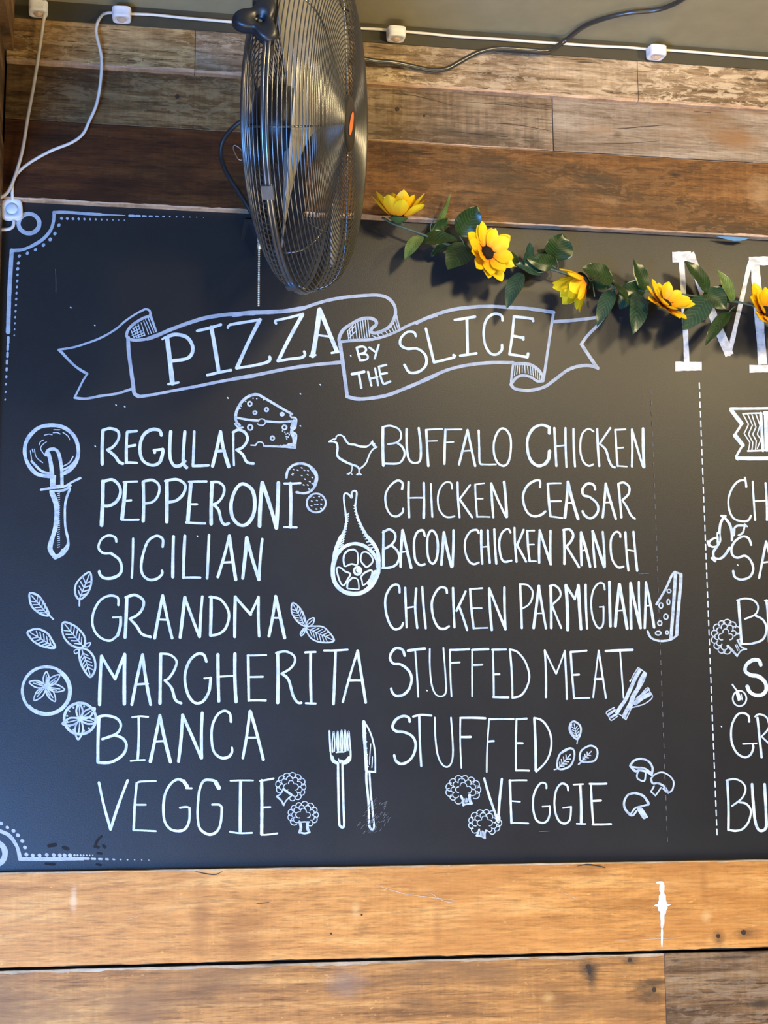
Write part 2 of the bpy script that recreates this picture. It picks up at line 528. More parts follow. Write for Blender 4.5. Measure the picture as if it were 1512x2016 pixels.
for pts, wd in [([(748, 183), (815, 188), (888, 207)], .0007), ([(915, 200), (1000, 207), (1086, 217)], .0008), ([(1020, 201), (1086, 208)], .0005),
                ([(930, 242), (1010, 245), (1086, 258)], .0008), ([(880, 258), (1000, 270)], .0008), ([(60, 146), (130, 156), (240, 166)], .0006)]:
    crack(w, pts, wd, Y2 - .0005, IX['knot'])
for pts, wd in [([(1210, 254), (1260, 250), (1310, 246)], .0010), ([(1106, 284), (1230, 282), (1300, 277)], .0007), ([(1366, 219), (1400, 222)], .0007)]:
    crack(w, pts, wd, Y2 - .0028, IX['knot'])
for pts, wd in [([(1136, 1705), (1160, 1702), (1192, 1708)], .0014), ([(384, 1716), (420, 1722), (438, 1716)], .0010), ([(505, 1779), (530, 1777)], .0009), ([(134, 1724), (135, 1740)], .0008)]:
    crack(wl, pts, wd, YA - .0007, IX['knot'])
for pts, wd in [([(350, 1777), (330, 1800)], .0006), ([(270, 1772), (275, 1800), (250, 1810)], .0005), ([(740, 1742), (800, 1760), (900, 1773)], .0007), ([(836, 1750), (870, 1772), (895, 1778)], .0006),
                ([(1100, 1752), (1135, 1770)], .0006), ([(1215, 1852), (1340, 1846)], .0006)]:
    crack(wl, pts, wd, YA - .0006, IX['pale_edge'])


# nail holes, knots and a smear of white filler that belong to the boards
for (u, v, r, Y) in [(349, 190, 4.5, Y2), (782, 215, 4.5, Y2), (1414, 1843, 4, YA), (1464, 1836, 5, YA), (1158, 1903, 5, YA), (1240, 1890, 4, YA),
                     (1288, 1949, 4.5, YA - .001), (652, 1838, 2, YA), (712, 1801, 2, YA), (835, 228, 2.5, Y2)]:
    blotch(w if v < 900 else wl, u, v, r, r, Y - .0006, IX['knot'], seed=u)
for (u, v, ru, rv) in [(1161, 1912, 3, 8)]:
    blotch(wl, u, v, ru, rv, YA - .0008, IX['knot'], 22, 0.6, u)
for (u, v, ru, rv) in [(1303, 1747, 5, 12), (1304, 1762, 4, 12), (1304, 1781, 9, 20), (1304, 1782, 15, 4), (1304, 1808, 4, 22), (1303, 1843, 2.2, 24), (1299, 1738, 7, 3)]:
    blotch(wl, u, v, ru, rv, YA - .0007 - .00004 * (v % 7), IX['plaster'], 48, 0.45, v)
wall = w.build('wall_back', [M[k] for k in names])
for mb_ in (wl, wb):
    o_ = mb_.build('wall_back', [M[k] for k in names])
    o_['kind'] = 'structure'
wall['kind'] = 'structure'

# trim board above the planks, then the ceiling
t = MB()
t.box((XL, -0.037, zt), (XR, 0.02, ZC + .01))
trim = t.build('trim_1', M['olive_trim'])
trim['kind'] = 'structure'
c = MB()
c.box((XL - .02, -1.9, ZC), (XR, 0.05, ZC + .03))
ceil = c.build('ceiling', M['olive'])
ceil['kind'] = 'structure'
# left wall: boards running towards the camera
sw = MB()
for (a, b_, d) in [(z3 - .02, z3 + .10, 0.0), (z3 + .102, z3 + .275, -0.004), (z3 + .277, ZC, 0.012)]:
    sw.box((XL - .03, -0.62, a), (XL + d, 0.02, b_), 0)
sw.box((XL - .03, -0.03, zab - .45), (XL, 0.02, z3 - .022), 0)
lw = sw.build('wall_left', M['side_wood'])
lw['kind'] = 'structure'

# ------------------------------------------------------------------ chalkboard
ZB0, ZB1 = za - .004, z3 + .006
bb = MB()
bb.box((XL, 0.0, ZB0), (XR, 0.018, ZB1))
board = bb.build('chalkboard', M['board'])
board['label'] = 'big black chalkboard menu with hand-lettered pizza list between the wooden boards'
board['category'] = 'chalkboard'

TILE = {'A': (100, 560, 400 / 1512), 'B': (460, 560, 400 / 1512), 'C': (820, 560, 400 / 1512), 'D': (20, 760, 400 / 1512), 'E': (380, 760, 400 / 1512),
        'F': (740, 820, 300 / 1512), 'G': (1010, 820, 300 / 1512), 'H': (1212, 740, 300 / 1512), 'I': (20, 1100, 400 / 1512), 'J': (380, 1100, 400 / 1512),
        'K': (740, 1110, 300 / 1512), 'L': (1010, 1110, 350 / 1512), 'M': (1312, 1000, 200 / 1061), 'N': (1312, 1360, 200 / 1222), 'O': (160, 1380, 300 / 1512),
        'P': (440, 1380, 320 / 1512), 'Q': (740, 1380, 300 / 1512), 'R': (1040, 1380, 300 / 1512), 'S': (440, 760, 220 / 1512), 'U': (620, 830, 160 / 896),
        'V': (0, 380, 500 / 1512), 'W': (0, 1580, 504 / 1512), 'X': (700, 260, 406 / 1512), 'Y': (1000, 400, 300 / 1512), 'Z': (1212, 420, 300 / 1512),
        'T': (420, 0, 380 / 1512), 'p': (0, 0, 1.0)}
LAYER = [0]
LIFT = [0]


class Ink:
    """strokes of chalk paint lying on the board"""

    def __init__(self, width=5.5):
        self.mb = MB()
        self.w = width
        LAYER[0] += 1
        self.k = 0

    def stroke(self, pts, w, closed=False, flat=False, taper=False):
        self.k += 1
        Y = self.lift()
        if closed or len(pts) > 2:
            pts = catmull(pts, 2.2, closed)
        else:
            (xa, ya), (xb, yb) = pts
            n = max(2, int(math.hypot(xb - xa, yb - ya) / 4))
            bow = 0.012 * (hash((self.k, LAYER[0])) % 7 - 3) / 3 if not flat else 0
            q = []
            for i in range(n + 1):
                t = i / n
                s = math.sin(t * math.pi) * bow
                q.append((xa + (xb - xa) * t - (yb - ya) * s, ya + (yb - ya) * t + (xb - xa) * s))
            pts = q
        n = len(pts)
        L, Rr = [], []
        sd = LAYER[0] * 3.1 + self.k * 1.7
        for i, (x, y) in enumerate(pts):
            if closed:
                a, b = pts[i - 1], pts[(i + 1) % n]
            else:
                a, b = pts[max(i - 1, 0)], pts[min(i + 1, n - 1)]
            dx, dy = b[0] - a[0], b[1] - a[1]
            l = math.hypot(dx, dy) or 1e-6
            nx, ny = -dy / l, dx / l
            k = 0.46 * w * (1 + 0.16 * noise.noise((i * 0.09, sd, 0)) + 0.08 * noise.noise((i * 0.5, sd, 4)))
            if taper:
                k *= 1 - 0.75 * i / n
            L.append((x + nx * k, y + ny * k))
            Rr.append((x - nx * k, y - ny * k))
        vv = [P(x, y, Y) for x, y in L] + [P(x, y, Y) for x, y in Rr]
        ff = [(i, i + 1, n + i + 1, n + i) for i in range(n - 1)]
        if closed:
            ff.append((n - 1, 0, n, 2 * n - 1))
        self.mb.add(vv, ff)
        if not closed and not flat:
            for i in (0, n - 1):
                r = 0.5 * math.hypot(L[i][0] - Rr[i][0], L[i][1] - Rr[i][1])
                self.dot(pts[i][0], pts[i][1], r, r)

    def lift(self):
        LIFT[0] = (LIFT[0] + 1) % 24
        return -0.0005 - 0.00003 * LIFT[0]

    def dot(self, x, y, rx, ry=None, n=12):
        ry = rx if ry is None else ry
        Y = self.lift()
        vv = [P(x + rx * math.cos(2 * math.pi * i / n), y + ry * math.sin(2 * math.pi * i / n), Y) for i in range(n)]
        self.mb.add(vv, [tuple(range(n))])

    def S(self, tile, text):
        ox, oy, s = TILE[tile]
        for st in text.split(';'):
            st = st.strip()
            if not st:
                continue
            w = self.w
            closed, poly, flat, taper = '~' in st, '/' in st, '=' in st, '>' in st
            for ch in '~/=>':
                st = st.replace(ch, '')
            if ':' in st:
                a, st = st.split(':')
                w = float(a)
            pts = []
            for p in st.split():
                x, y = p.split(',')
                pts.append((ox + float(x) * s, oy + float(y) * s))
            if len(pts) == 1:
                self.dot(pts[0][0], pts[0][1], w / 2)
            elif poly:
                for q in range(len(pts) - 1):
                    self.stroke([pts[q], pts[q + 1]], w)
            else:
                self.stroke(pts, w, closed, flat, taper)
        return self

    def E(self, tile, cx, cy, rx, ry, w=None, a0=0, a1=360):
        ox, oy, s = TILE[tile]
        w = self.w if w is None else w
        full = abs(a1 - a0) >= 360
        n = 28
        pts = []
        for i in range(n if full else n + 1):
            t = math.radians(a0 + (a1 - a0) * i / n)
            pts.append((ox + (cx + rx * math.cos(t)) * s, oy + (cy + ry * math.sin(t)) * s))
        self.stroke(pts, w, full)
        return self

    def disc(self, tile, cx, cy, rx, ry=None):
        ox, oy, s = TILE[tile]
        self.dot(ox + cx * s, oy + cy * s, rx * s, (rx if ry is None else ry) * s, 16)
        return self

    def broccoli(self, tile, cx, cy, rx, ry, stem_ang, seed, w=2.0):
        """a floret: two rows of little scallops round the head, leaving room for the stalk"""
        rnd = random.Random(seed)
        for row, (k, n) in enumerate([(1.0, 13), (0.72, 9), (0.36, 4)]):
            for i in range(n):
                t = 360 * (i + 0.5 * row) / n
                d = (t - stem_ang + 180) % 360 - 180
                if abs(d) < (28 if row == 0 else 42):
                    continue
                tr = math.radians(t)
                x, y = cx + rx * k * 0.86 * math.cos(tr), cy + ry * k * 0.86 * math.sin(tr)
                rr = (rx + ry) * 0.5 * (0.25 if row == 0 else 0.21) * rnd.uniform(0.85, 1.15)
                self.E(tile, x, y, rr, rr, w, t - 105 + rnd.uniform(-12, 12), t + 95)
        return self

    def done(self, name, label, mat='chalk'):
        return self.mb.build(name, M[mat], board, label=label)


# ---- corner ornament, top left
k = Ink(5)
k.S('V', '6.5:320,115 400,115 500,122 600,128; 5:>600,128 680,131 745,133; 7:322,115 320,160 302,220 255,275 190,315 130,338 70,342; 9:70,342 62,480 56,580 48,828')
k.E('V', 172, 182, 62, 58, 9)
for i in range(12):
    x = 770 + i * 40
    k.S('V', '%.1f:%.0f,%.0f %.0f,%.0f' % (5 - i * 0.32, x, 135 + i * .9, x + max(2, 26 - i * 4), 136 + i * .9))
for i in range(12):
    k.S('V', '%.1f:%.0f,%.0f %.0f,%.0f' % (6.2 - i * .36, 366 + i * 34, 150 + i, 367 + i * 34, 152 + i))
for (x, y) in [(352, 190), (328, 240), (300, 275), (260, 308), (212, 336), (164, 357), (116, 374), (110, 416), (106, 450)]:
    k.S('V', '6.5:%d,%d %d,%d' % (x, y, x - 2, y + 3))
for i in range(11):
    k.S('V', '%.1f:%.0f,%.0f %.0f,%.0f' % (5.4 - i * .25, 105 - i * 2, 486 + i * 36, 104 - i * 2, 489 + i * 36))
for i in range(9):
    y = 860 + i * 46
    k.S('V', '%.1f:%.0f,%.0f %.0f,%.0f' % (6 - i * .3, 49 - i * 2.2, y, 48 - i * 2.2, y + max(4, 32 - i * 5)))
k.done('corner_ornament', 'pale blue scalloped ornament with dots in the upper left corner', 'chalk_thin')
# ---- corner ornament, bottom left
k = Ink(5)
k.S('W', '8:-120,130 -60,140 0,168 55,195 95,250 110,290 118,332; 8:118,334 300,334 400,333 490,331')
k.E('W', -32, 300, 62, 66, 12)
for (x, y) in [(-30, 112), (5, 122), (42, 146), (78, 166), (104, 192), (130, 226), (146, 264), (154, 306), (192, 311), (232, 311), (275, 308), (316, 309), (352, 311), (380, 311), (412, 311)]:
    k.S('W', '7.5:%d,%d %d,%d' % (x, y, x + 3, y + 2))
for i in range(7):
    k.S('W', '%.1f:%.0f,311' % (4.6 - i * .35, 440 + i * 18))
for i in range(10):
    x = 500 + i * 42
    k.S('W', '%.1f:%.0f,%.0f %.0f,%.0f' % (5 - i * .35, x, 331 + i, x + max(2, 24 - i * 4), 332 + i))
k.done('corner_ornament', 'pale scalloped ornament with dots in the lower left corner', 'chalk_thin')

# ---- ribbon banner
k = Ink(6)
k.S('A', '4.5:60,485 160,470 250,443 370,398 480,335 560,268 640,215 705,182; 4.5:705,182 735,195 745,235 765,290 785,350; 6:742,215 735,235 690,250 620,292 575,340 565,385 590,408 640,415 720,405; 8:720,405 800,376 870,345 960,310 1060,275 1160,247 1300,225 1420,218 1512,217')
k.S('A', '5.5:60,487 90,515 140,570 200,622 270,665; 4:270,667 240,715 210,775 178,840; 5.5:178,843 260,850 370,830 480,815 550,795 608,775')
k.S('A', '8:575,395 580,500 595,620 612,740 622,810 655,832; 6:650,835 750,822 900,793 1100,755 1300,715 1512,682')
k.S('B', '9:0,228 100,212 200,208 300,204 400,196 520,176; 7:520,176 640,135 740,110 860,92 980,82 1070,80 1140,97 1190,145 1205,205 1192,260 1160,312 1110,345 1050,362 1022,350 1030,325 1060,300 1058,272 1020,252 950,257 870,297 812,342 785,400 787,428')
k.S('B', '4:1205,205 1218,260 1235,325; 6:785,428 900,416 1020,410 1120,387 1220,347 1300,305 1400,265 1512,230')
k.S('B', '8:790,430 803,520 825,680 845,835; 7.5:845,835 920,852 1020,847 1150,822 1280,772 1400,722 1512,672; 7:0,703 200,667 400,627 600,598 795,580')
k.S('C', '7.5:0,287 100,240 250,192 400,170 540,163 680,170 830,180 940,195 1020,208; 6:1020,208 990,400 955,640 942,715; 7:0,738 100,690 250,630 400,597 560,582 720,582')
k.S('C', '5:720,582 707,690 703,745; 7:703,745 730,775 790,787 850,788 950,763 1030,708 1120,640 1200,610 1280,603 1350,622; 6:703,745 740,697 790,677 850,690 900,720 942,718')
k.S('C', '6.5:730,590 810,590 865,605 910,640 945,690; 7:1025,277 1130,270 1250,258 1345,246; 6.5:1392,248 1340,312 1280,372 1225,445; 7.5:1227,445 1270,510 1310,570 1350,625')
k.done('banner_drawing', 'thin grey ribbon banner outline', 'chalk_thin')
k = Ink(2)
k.S('A', '705,262 748,365; 725,248 768,358; 690,272 728,370; 738,240 780,352; 672,285 700,380; 650,295 680,388; 632,310 655,392; 615,325 640,395; 600,345 620,398; 610,330 650,310; 600,360 660,330; 605,378 680,345; 620,392 690,360; 640,398 700,375')
k.done('banner_hatching', 'fine hatching in a fold of the ribbon', 'chalk_soft')
k = Ink(2)
k.S('B', '905,288 918,402; 922,280 938,400; 942,268 958,398; 960,264 976,396; 978,260 994,394; 998,262 1012,390; 880,310 890,405; 862,325 872,410; 848,345 855,412; 845,350 890,300; 850,380 900,310; 860,400 905,350; 1030,380 1060,395; 1070,370 1085,388; 1100,362 1115,378; 1130,350 1145,368; 1155,335 1170,360; 1175,312 1192,352; 1190,290 1210,345; 1205,270 1225,338')
k.done('banner_hatching', 'fine hatching in a fold of the ribbon', 'chalk_soft')
k = Ink(2)
k.S('C', '735,600 728,680; 752,598 745,668; 770,598 765,660; 788,598 786,655; 806,600 808,658; 826,604 832,664; 846,610 852,672; 864,618 870,682; 882,630 888,692; 898,642 903,702; 914,655 918,708; 928,672 932,710')
k.done('banner_hatching', 'fine hatching in a fold of the ribbon', 'chalk_soft')

k = Ink(6)
k.S('A', '10:865,400 905,735; 4.5:830,408 850,393 872,385; 7.5:872,387 930,372 1010,392 1052,450 1052,510 1010,552 910,568; 5:875,742 950,730; 8.5:1195,320 1250,650; 6:1090,345 1265,300; 6:1165,675 1340,638; 5.5:1318,322 1330,302 1400,290 1512,270')
k.S('B', '6:0,294 100,278 200,262; 8:195,264 25,620; 6:20,622 130,607 230,585 268,565 268,540; 5.5:315,290 312,270 400,250 515,220; 8:512,225 332,568; 6:330,570 420,555 500,545 530,525 525,500; 10:638,190 588,530; 8.5:640,185 768,498; 4.5:612,375 712,388; 5:570,532 608,525; 5:730,510 785,500')
k.done('lettering', 'white hand lettering reading PIZZA')
k = Ink(4.6)
k.S('B', '915,470 940,562; 915,470 960,462 985,480 972,508 925,520; 935,518 985,520 1000,540 985,560 940,565; 1010,470 1050,500; 1080,450 1050,550; 6:880,667 970,650; 930,660 950,770; 1000,650 1025,752; 1052,625 1075,750; 1015,702 1070,688; 1135,598 1080,612; 1080,612 1095,690 1112,735 1122,740 1165,722; 1092,668 1140,660')
k.done('lettering', 'small white hand lettering reading BY THE')
k = Ink(5.6)
k.S('B', '1355,385 1342,357 1290,355 1245,400 1242,450 1290,478 1370,480 1428,530 1430,600 1380,648 1310,655 1272,600')
k.S('C', '70,330 100,455 130,580; 130,580 280,542 275,526; 285,264 435,240; 375,250 380,520; 325,530 445,513; 640,268 630,230 575,220 522,260 500,340 508,440 545,508 590,522 632,492 636,450; 868,272 865,258; 865,256 725,240; 725,240 712,380 692,520; 692,520 825,542; 825,542 830,515; 720,383 795,398; 795,392 795,410')
k.done('lettering', 'white hand lettering reading SLICE')

# ---- left column of the menu
k = Ink(6)
k.S('D', '7.5:690,330 685,580; 690,330 740,316 800,335 807,390 770,448 725,475; 6.5:725,475 780,522 810,565 838,577; 940,335 872,342; 870,345 865,570; 865,570 942,572; 868,452 930,440; 7:1125,365 1110,330 1050,325 990,370 965,460 985,550 1050,588 1110,570 1135,500 1135,470; 1135,470 1070,478; 1072,478 1076,495; 7:1195,340 1188,450 1192,540 1220,592 1265,592 1300,560; 7:1300,340 1290,480 1290,575 1312,605; 1370,340 1365,480 1360,595; 1360,595 1475,590')
k.S('E', '7.5:205,340 145,595; 7.5:205,340 225,460 265,598; 170,485 235,480; 4.5:300,345 305,590; 298,345 340,325 390,350 405,400 370,455 325,475; 325,475 370,510 400,565 450,577')
k.done('lettering', 'white hand lettering reading REGULAR')
k = Ink(6)
k.S('D', '8.5:690,710 680,1035; 6.5:690,712 760,697 810,740 820,800 790,860 740,890 690,892; 8:858,720 848,850 832,990; 4.5:845,715 945,710; 5:860,855 900,850; 5:835,995 955,995; 7:990,715 990,1005; 5.5:990,710 1060,700 1108,740 1102,810 1060,862 990,875; 8:1165,715 1165,1010; 6:1155,707 1240,695 1302,735 1290,800 1240,850 1180,865; 8:1345,720 1322,1010; 5:1330,712 1460,710; 5:1340,880 1390,880; 5:1310,1015 1450,1022')
k.S('E', '7.5:143,720 135,1025; 5.5:135,716 190,716 230,752 225,810 190,862 150,882; 6:150,882 190,922 210,1000 235,1030 265,1022; 7.5:~370,728 318,770 284,870 292,970 340,1030 400,1028 448,960 460,860 438,770; 8:515,720 495,1040; 8:515,720 620,1055; 8:635,720 620,1055; 6.5:725,725 725,1050; 4.5:680,725 800,722; 5:680,1050 770,1052')
k.done('lettering', 'white hand lettering reading PEPPERONI')
k = Ink(5.6)
k.S('D', '5:790,1158 780,1125 730,1112 680,1140 657,1200 690,1242 750,1245; 6:750,1245 810,1290 830,1350 815,1400 760,1428 700,1428 668,1402 663,1380; 5:915,1135 905,1425; 1135,1195 1135,1140 1090,1115 1030,1150 995,1230 975,1330 985,1400 1030,1440 1090,1435 1130,1400 1130,1375; 6.5:1215,1120 1210,1420; 6.5:1300,1115 1290,1425; 4.5:1290,1425 1415,1425; 6:1480,1110 1465,1430')
k.S('E', '6:270,1115 185,1420; 7:270,1115 292,1270 318,1440; 4.5:215,1315 300,1310; 7:400,1130 370,1430; 7:400,1130 490,1440; 6:515,1140 490,1440')
k.done('lettering', 'white hand lettering reading SICILIAN')
k = Ink(5.6)
k.S('I', '5:805,345 800,290 740,275 670,310 620,400 615,500 660,578 740,610 800,570; 6.5:800,570 820,500 822,437; 4:822,435 765,437; 7:868,290 855,585; 860,288 930,270 990,310 985,370 945,420 890,447; 890,447 940,500 980,560 1045,582; 6.5:1135,275 1075,590; 6:1135,275 1205,590; 4:1105,452 1165,455; 7:1300,290 1265,585; 6:1300,290 1408,580; 6:1430,282 1410,580')
k.S('J', '7:135,285 130,570; 125,285 200,300 255,370 267,440 240,520 190,560 130,572; 7:315,285 310,580; 6:315,285 430,415; 5.5:425,415 487,285; 6:487,285 492,577; 6.5:615,280 565,575; 7:615,280 650,440 682,588; 4:590,440 655,440')
k.done('lettering', 'white hand lettering reading GRANDMA')
k = Ink(5.6)
k.S('I', '7:680,725 665,1085; 6:680,725 782,895; 6:780,895 852,712; 7.5:852,712 850,1080; 6.5:985,715 905,1085; 7:985,715 1045,1085; 4.5:945,935 1025,930; 7:1120,710 1115,1075; 5:1120,706 1190,715 1238,762 1220,830 1180,890 1150,905; 1150,905 1200,960 1230,1050 1272,1075; 6:1460,765 1440,715 1390,710 1330,770 1300,880 1320,1000 1370,1070 1430,1065 1475,1000 1488,940 1492,887; 4:1492,887 1445,890')
k.S('J', '7:185,715 192,1060; 7:312,708 320,1065; 4:195,878 312,872; 6:410,720 415,1055; 4:405,720 545,717; 4:420,880 520,878; 5:415,1055 540,1055; 7:630,700 630,1070; 5:620,702 690,690 750,722 757,770 720,820 660,855; 660,855 710,900 745,1020 780,1070 805,1072; 6:875,700 880,1075; 4.5:835,697 912,694; 4.5:840,1075 912,1078; 6:1060,685 1045,1080; 4.5:975,683 1150,677; 5:1225,685 1165,880 1115,1065; 6:1225,685 1285,1070; 4.5:1165,905 1250,905')
k.done('lettering', 'white hand lettering reading MARGHERITA')
k = Ink(5.8)
k.S('O', '6.5:175,160 165,605; 5.5:165,160 240,145 340,167 390,222 380,290 330,335 210,378; 6:330,338 410,370 447,430 430,510 370,570 280,610 165,610; 5.5:570,165 560,585; 4:505,162 582,152 662,158; 4:490,595 630,585; 7:780,145 685,600; 7:780,145 885,605; 4:735,402 830,397; 6.5:1005,140 965,600; 6.5:1005,140 1190,565; 6.5:1200,120 1195,565; 5.5:1485,205 1475,130 1420,98 1350,140 1300,250 1295,400 1320,510 1390,565 1460,555 1495,510 1495,465')
k.S('P', '6:245,95 180,530; 6.5:250,95 370,545; 4:215,340 320,340')
k.done('lettering', 'white hand lettering reading BIANCA')
k = Ink(5.4)
k.S('O', '5.5:175,810 220,1020 290,1275; 6:460,790 290,1275; 4:740,795 590,800 552,815; 5.5:550,815 530,1050 520,1280; 4:520,1282 740,1292; 4:540,1030 640,1030; 5.5:1020,800 960,778 890,820 830,930 815,1080 830,1200 890,1275 980,1290 1040,1260 1072,1180 1075,1062; 4.5:1075,1060 1040,1052 980,1060; 8:1015,795 1052,848; 4:1040,865 1095,866; 5.5:1340,800 1290,785 1220,790 1180,860 1160,980 1155,1150 1180,1270 1270,1325 1350,1290 1385,1200 1395,1060; 5:1395,1058 1370,1030 1300,1028; 9:1335,808 1365,862')
k.S('P', '6.5:160,745 155,1225; 3.6:65,742 275,740; 4:60,1217 150,1230 265,1227; 6.5:355,740 357,990 355,1240; 4:340,745 465,722; 4:360,990 435,987; 4:355,1240 380,1246 500,1232')
k.done('lettering', 'white hand lettering reading VEGGIE, below BIANCA')

# ---- middle column of the menu
k = Ink(4.6)
k.S('F', '6.2:70,110 75,485; 4:65,105 140,92 220,120 250,170 245,220 205,258 120,275; 4.5:205,258 260,300 285,360 270,420 220,465 90,467; 5:305,125 305,280 320,400 350,450 400,460 440,430 445,300 425,115; 5.2:500,135 520,490; 3.6:495,132 660,125; 3:510,245 608,242; 5:690,130 680,470; 3.6:690,130 850,128; 3.4:690,258 770,252; 5:910,135 825,475; 5:910,135 985,490; 3.6:875,343 935,338; 1020,140 1025,300 1030,455 1060,475; 3.6:1055,475 1190,475; ~1245,120 1200,170 1170,270 1175,380 1210,460 1265,490 1310,460 1335,370 1340,250 1325,180 1290,130')
k.S('G', '7:360,165 360,110; 6:345,100 280,85 200,120 145,220 145,340 180,440 250,490 320,470; 7.5:320,468 352,420 362,345; 5:410,115 430,490; 5:520,115 530,500; 3.4:435,295 515,285; 5:600,125 615,495; 4:800,150 750,122 695,160 670,240 670,360 700,450 750,490 795,475; 5:835,125 855,490; 965,115 860,270; 860,270 920,330 950,430 980,490 1010,505; 3.6:1115,127 1015,133; 1015,133 1030,400 1038,490; 3.6:1038,490 1130,497; 3.4:1035,313 1095,308; 5:1180,130 1180,495; 4.5:1180,130 1290,500; 6:1290,120 1300,500')
k.done('lettering', 'white hand lettering reading BUFFALO CHICKEN')
k = Ink(4.6)
k.S('F', '260,720 265,662 215,635 140,690 95,780 105,900 150,975 210,990 265,950 270,915; 5:325,650 330,1000; 5.5:475,660 475,1005; 3.4:335,808 465,806; 4.5:545,670 560,995; 3.8:755,715 745,660 690,655 640,710 615,800 625,910 670,980 720,1000 780,990; 4.8:810,655 830,1000; 935,680 830,820; 830,820 955,1000; 3.2:1075,662 985,675; 4:985,675 990,800 1005,995; 3.2:1005,995 1130,997; 3.4:1005,815 1060,815; 5:1145,665 1165,1000; 4.8:1145,665 1290,995; 6:1272,650 1297,995')
k.S('G', '5:268,700 265,637 210,640 140,690 100,780 110,880 150,960 210,990 280,975 320,942; 3.6:475,662 345,665; 5.5:345,670 355,830 370,985; 4:370,992 490,1008; 4:365,843 475,840; 6:545,650 515,1000; 6.5:545,650 645,1015; 3.6:530,860 605,855; 5:815,725 800,680 740,665 690,720 700,780 760,800 830,860 845,930 810,990 760,1010 710,980 690,940; 5:920,665 890,1000; 5.5:920,665 1020,1015; 3.4:905,855 980,852; 5:1045,670 1075,1000; 1045,667 1100,655 1152,700 1145,770 1085,830; 4.2:1085,830 1130,900 1170,980 1210,1015')
k.done('lettering', 'white hand lettering reading CHICKEN CEASAR')
k = Ink(5)
k.S('F', '5.5:75,1140 75,1495; 70,1152 130,1120 185,1155 190,1220 150,1275 85,1312; 150,1275 210,1330 230,1400 200,1470 130,1500 65,1502; 6:265,1130 245,1490; 6:265,1130 350,1500; 4:260,1345 315,1335; 485,1185 465,1130 410,1150 380,1230 380,1340 395,1430 440,1475 485,1465; ~555,1130 515,1190 510,1330 530,1430 570,1460 605,1400 615,1280 600,1180; 6:675,1150 650,1470; 6:675,1150 750,1490; 5.5:770,1130 760,1485; 4.5:1020,1155 1000,1125 940,1140 890,1220 885,1330 920,1430 970,1465 1020,1450; 1045,1130 1055,1460; 1110,1130 1130,1450; 3:1060,1295 1120,1290; 1175,1120 1195,1460; 4.5:1335,1150 1310,1115 1255,1150 1225,1240 1235,1370 1270,1440 1345,1430; 1375,1105 1395,1440; 1465,1125 1400,1275; 1400,1275 1490,1440')
k.S('G', '3.5:210,1132 140,1135; 140,1135 150,1300 165,1435; 3.5:165,1438 228,1437; 3.2:160,1272 208,1270; 5.5:265,1130 260,1450; 5.5:265,1130 375,1465; 372,1135 372,1465; 5.5:505,1130 510,1460; 500,1127 560,1120 597,1170 580,1230 530,1290; 530,1290 655,1495; 5.5:675,1150 680,1475; 5.5:675,1150 765,1490; 3.4:685,1332 725,1325; 790,1140 815,1490; 6:790,1140 905,1490; 890,1145 910,1490; 4.5:1065,1195 1060,1160 1020,1145 975,1210 970,1330 990,1430 1040,1495 1095,1490; 1115,1150 1145,1528; 1195,1145 1232,1530; 3.6:1140,1325 1200,1335')
k.done('lettering', 'white hand lettering reading BACON CHICKEN RANCH')
k = Ink(5)
k.S('K', '4.8:235,285 230,225 195,205 140,240 95,340 100,480 140,600 190,650 250,630 270,585; 290,240 305,630; 400,245 390,440 410,635; 3.4:310,437 380,425; 460,230 495,640; 705,290 695,245 640,235 590,290 555,390 570,530 620,630 680,645 725,620; 765,240 780,630; 890,275 800,465; 825,420 905,655; 935,250 970,640; 3.6:935,250 1055,242; 3.4:965,440 1050,440; 3.4:970,640 1110,635; 5.5:1125,245 1150,655; 5:1125,245 1285,650; 5.5:1275,235 1285,650')
k.S('L', '5.2:60,175 75,545; 4:60,174 120,180 165,230 160,300 130,350 80,380; 6:220,190 175,545; 5:220,190 280,548; 3:195,422 245,420; 6:320,190 325,545; 4.5:310,190 350,182 395,220 400,280 330,350; 4.5:330,350 410,545; 6.5:450,185 465,560; 5:450,185 525,300; 525,300 555,185; 7:555,185 578,555; 617,180 630,550; 4:780,220 770,172 730,165 685,220 665,320 675,440 710,530 745,545 768,500 770,365; 3:770,365 735,367; 6:820,155 828,530; 6.5:905,175 870,530; 6.5:905,175 970,550; 3:890,400 935,395; 6:1000,165 1005,550; 6:1000,165 1085,545; 1070,155 1085,545; 5.5:1130,160 1120,545; 5.5:1130,160 1200,540; 3:1125,357 1175,355')
k.done('lettering', 'white hand lettering reading CHICKEN PARMIGIANA')
k = Ink(4.2)
k.S('K', '5.5:285,910 265,855 205,835 155,880 140,940 175,990 250,1000 325,1060 355,1140 330,1240 270,1300 200,1310 160,1270 152,1238; 5.5:320,862 485,842; 3.6:390,860 420,1320; 3.4:535,845 535,1000 550,1180 590,1290 650,1315 695,1270 690,1100 670,835; 3.6:735,855 750,1315; 4.5:735,855 925,847; 4:740,985 830,978; 3.6:955,855 955,1315; 5:955,855 1115,847; 4.6:960,1005 1055,1000; 1160,855 1170,1325; 4.8:1155,853 1290,850; 4.4:1170,1097 1225,1095; 4.8:1165,1322 1315,1325; 1330,850 1355,1325; 1330,850 1400,872 1470,950 1512,1050 1522,1140 1490,1240 1435,1308 1355,1330')
k.S('L', '4.4:270,735 280,1135; 3.6:270,735 367,935; 3.6:367,935 440,740; 4.4:440,740 458,1150; 4.5:490,750 520,1145; 4.5:490,750 625,738; 4.5:505,945 560,942; 3.6:520,1145 650,1140; 3.6:728,738 682,1135; 4.4:728,738 790,1140; 5:695,980 765,978; 5.5:790,742 1015,732; 3.6:910,740 940,1140')
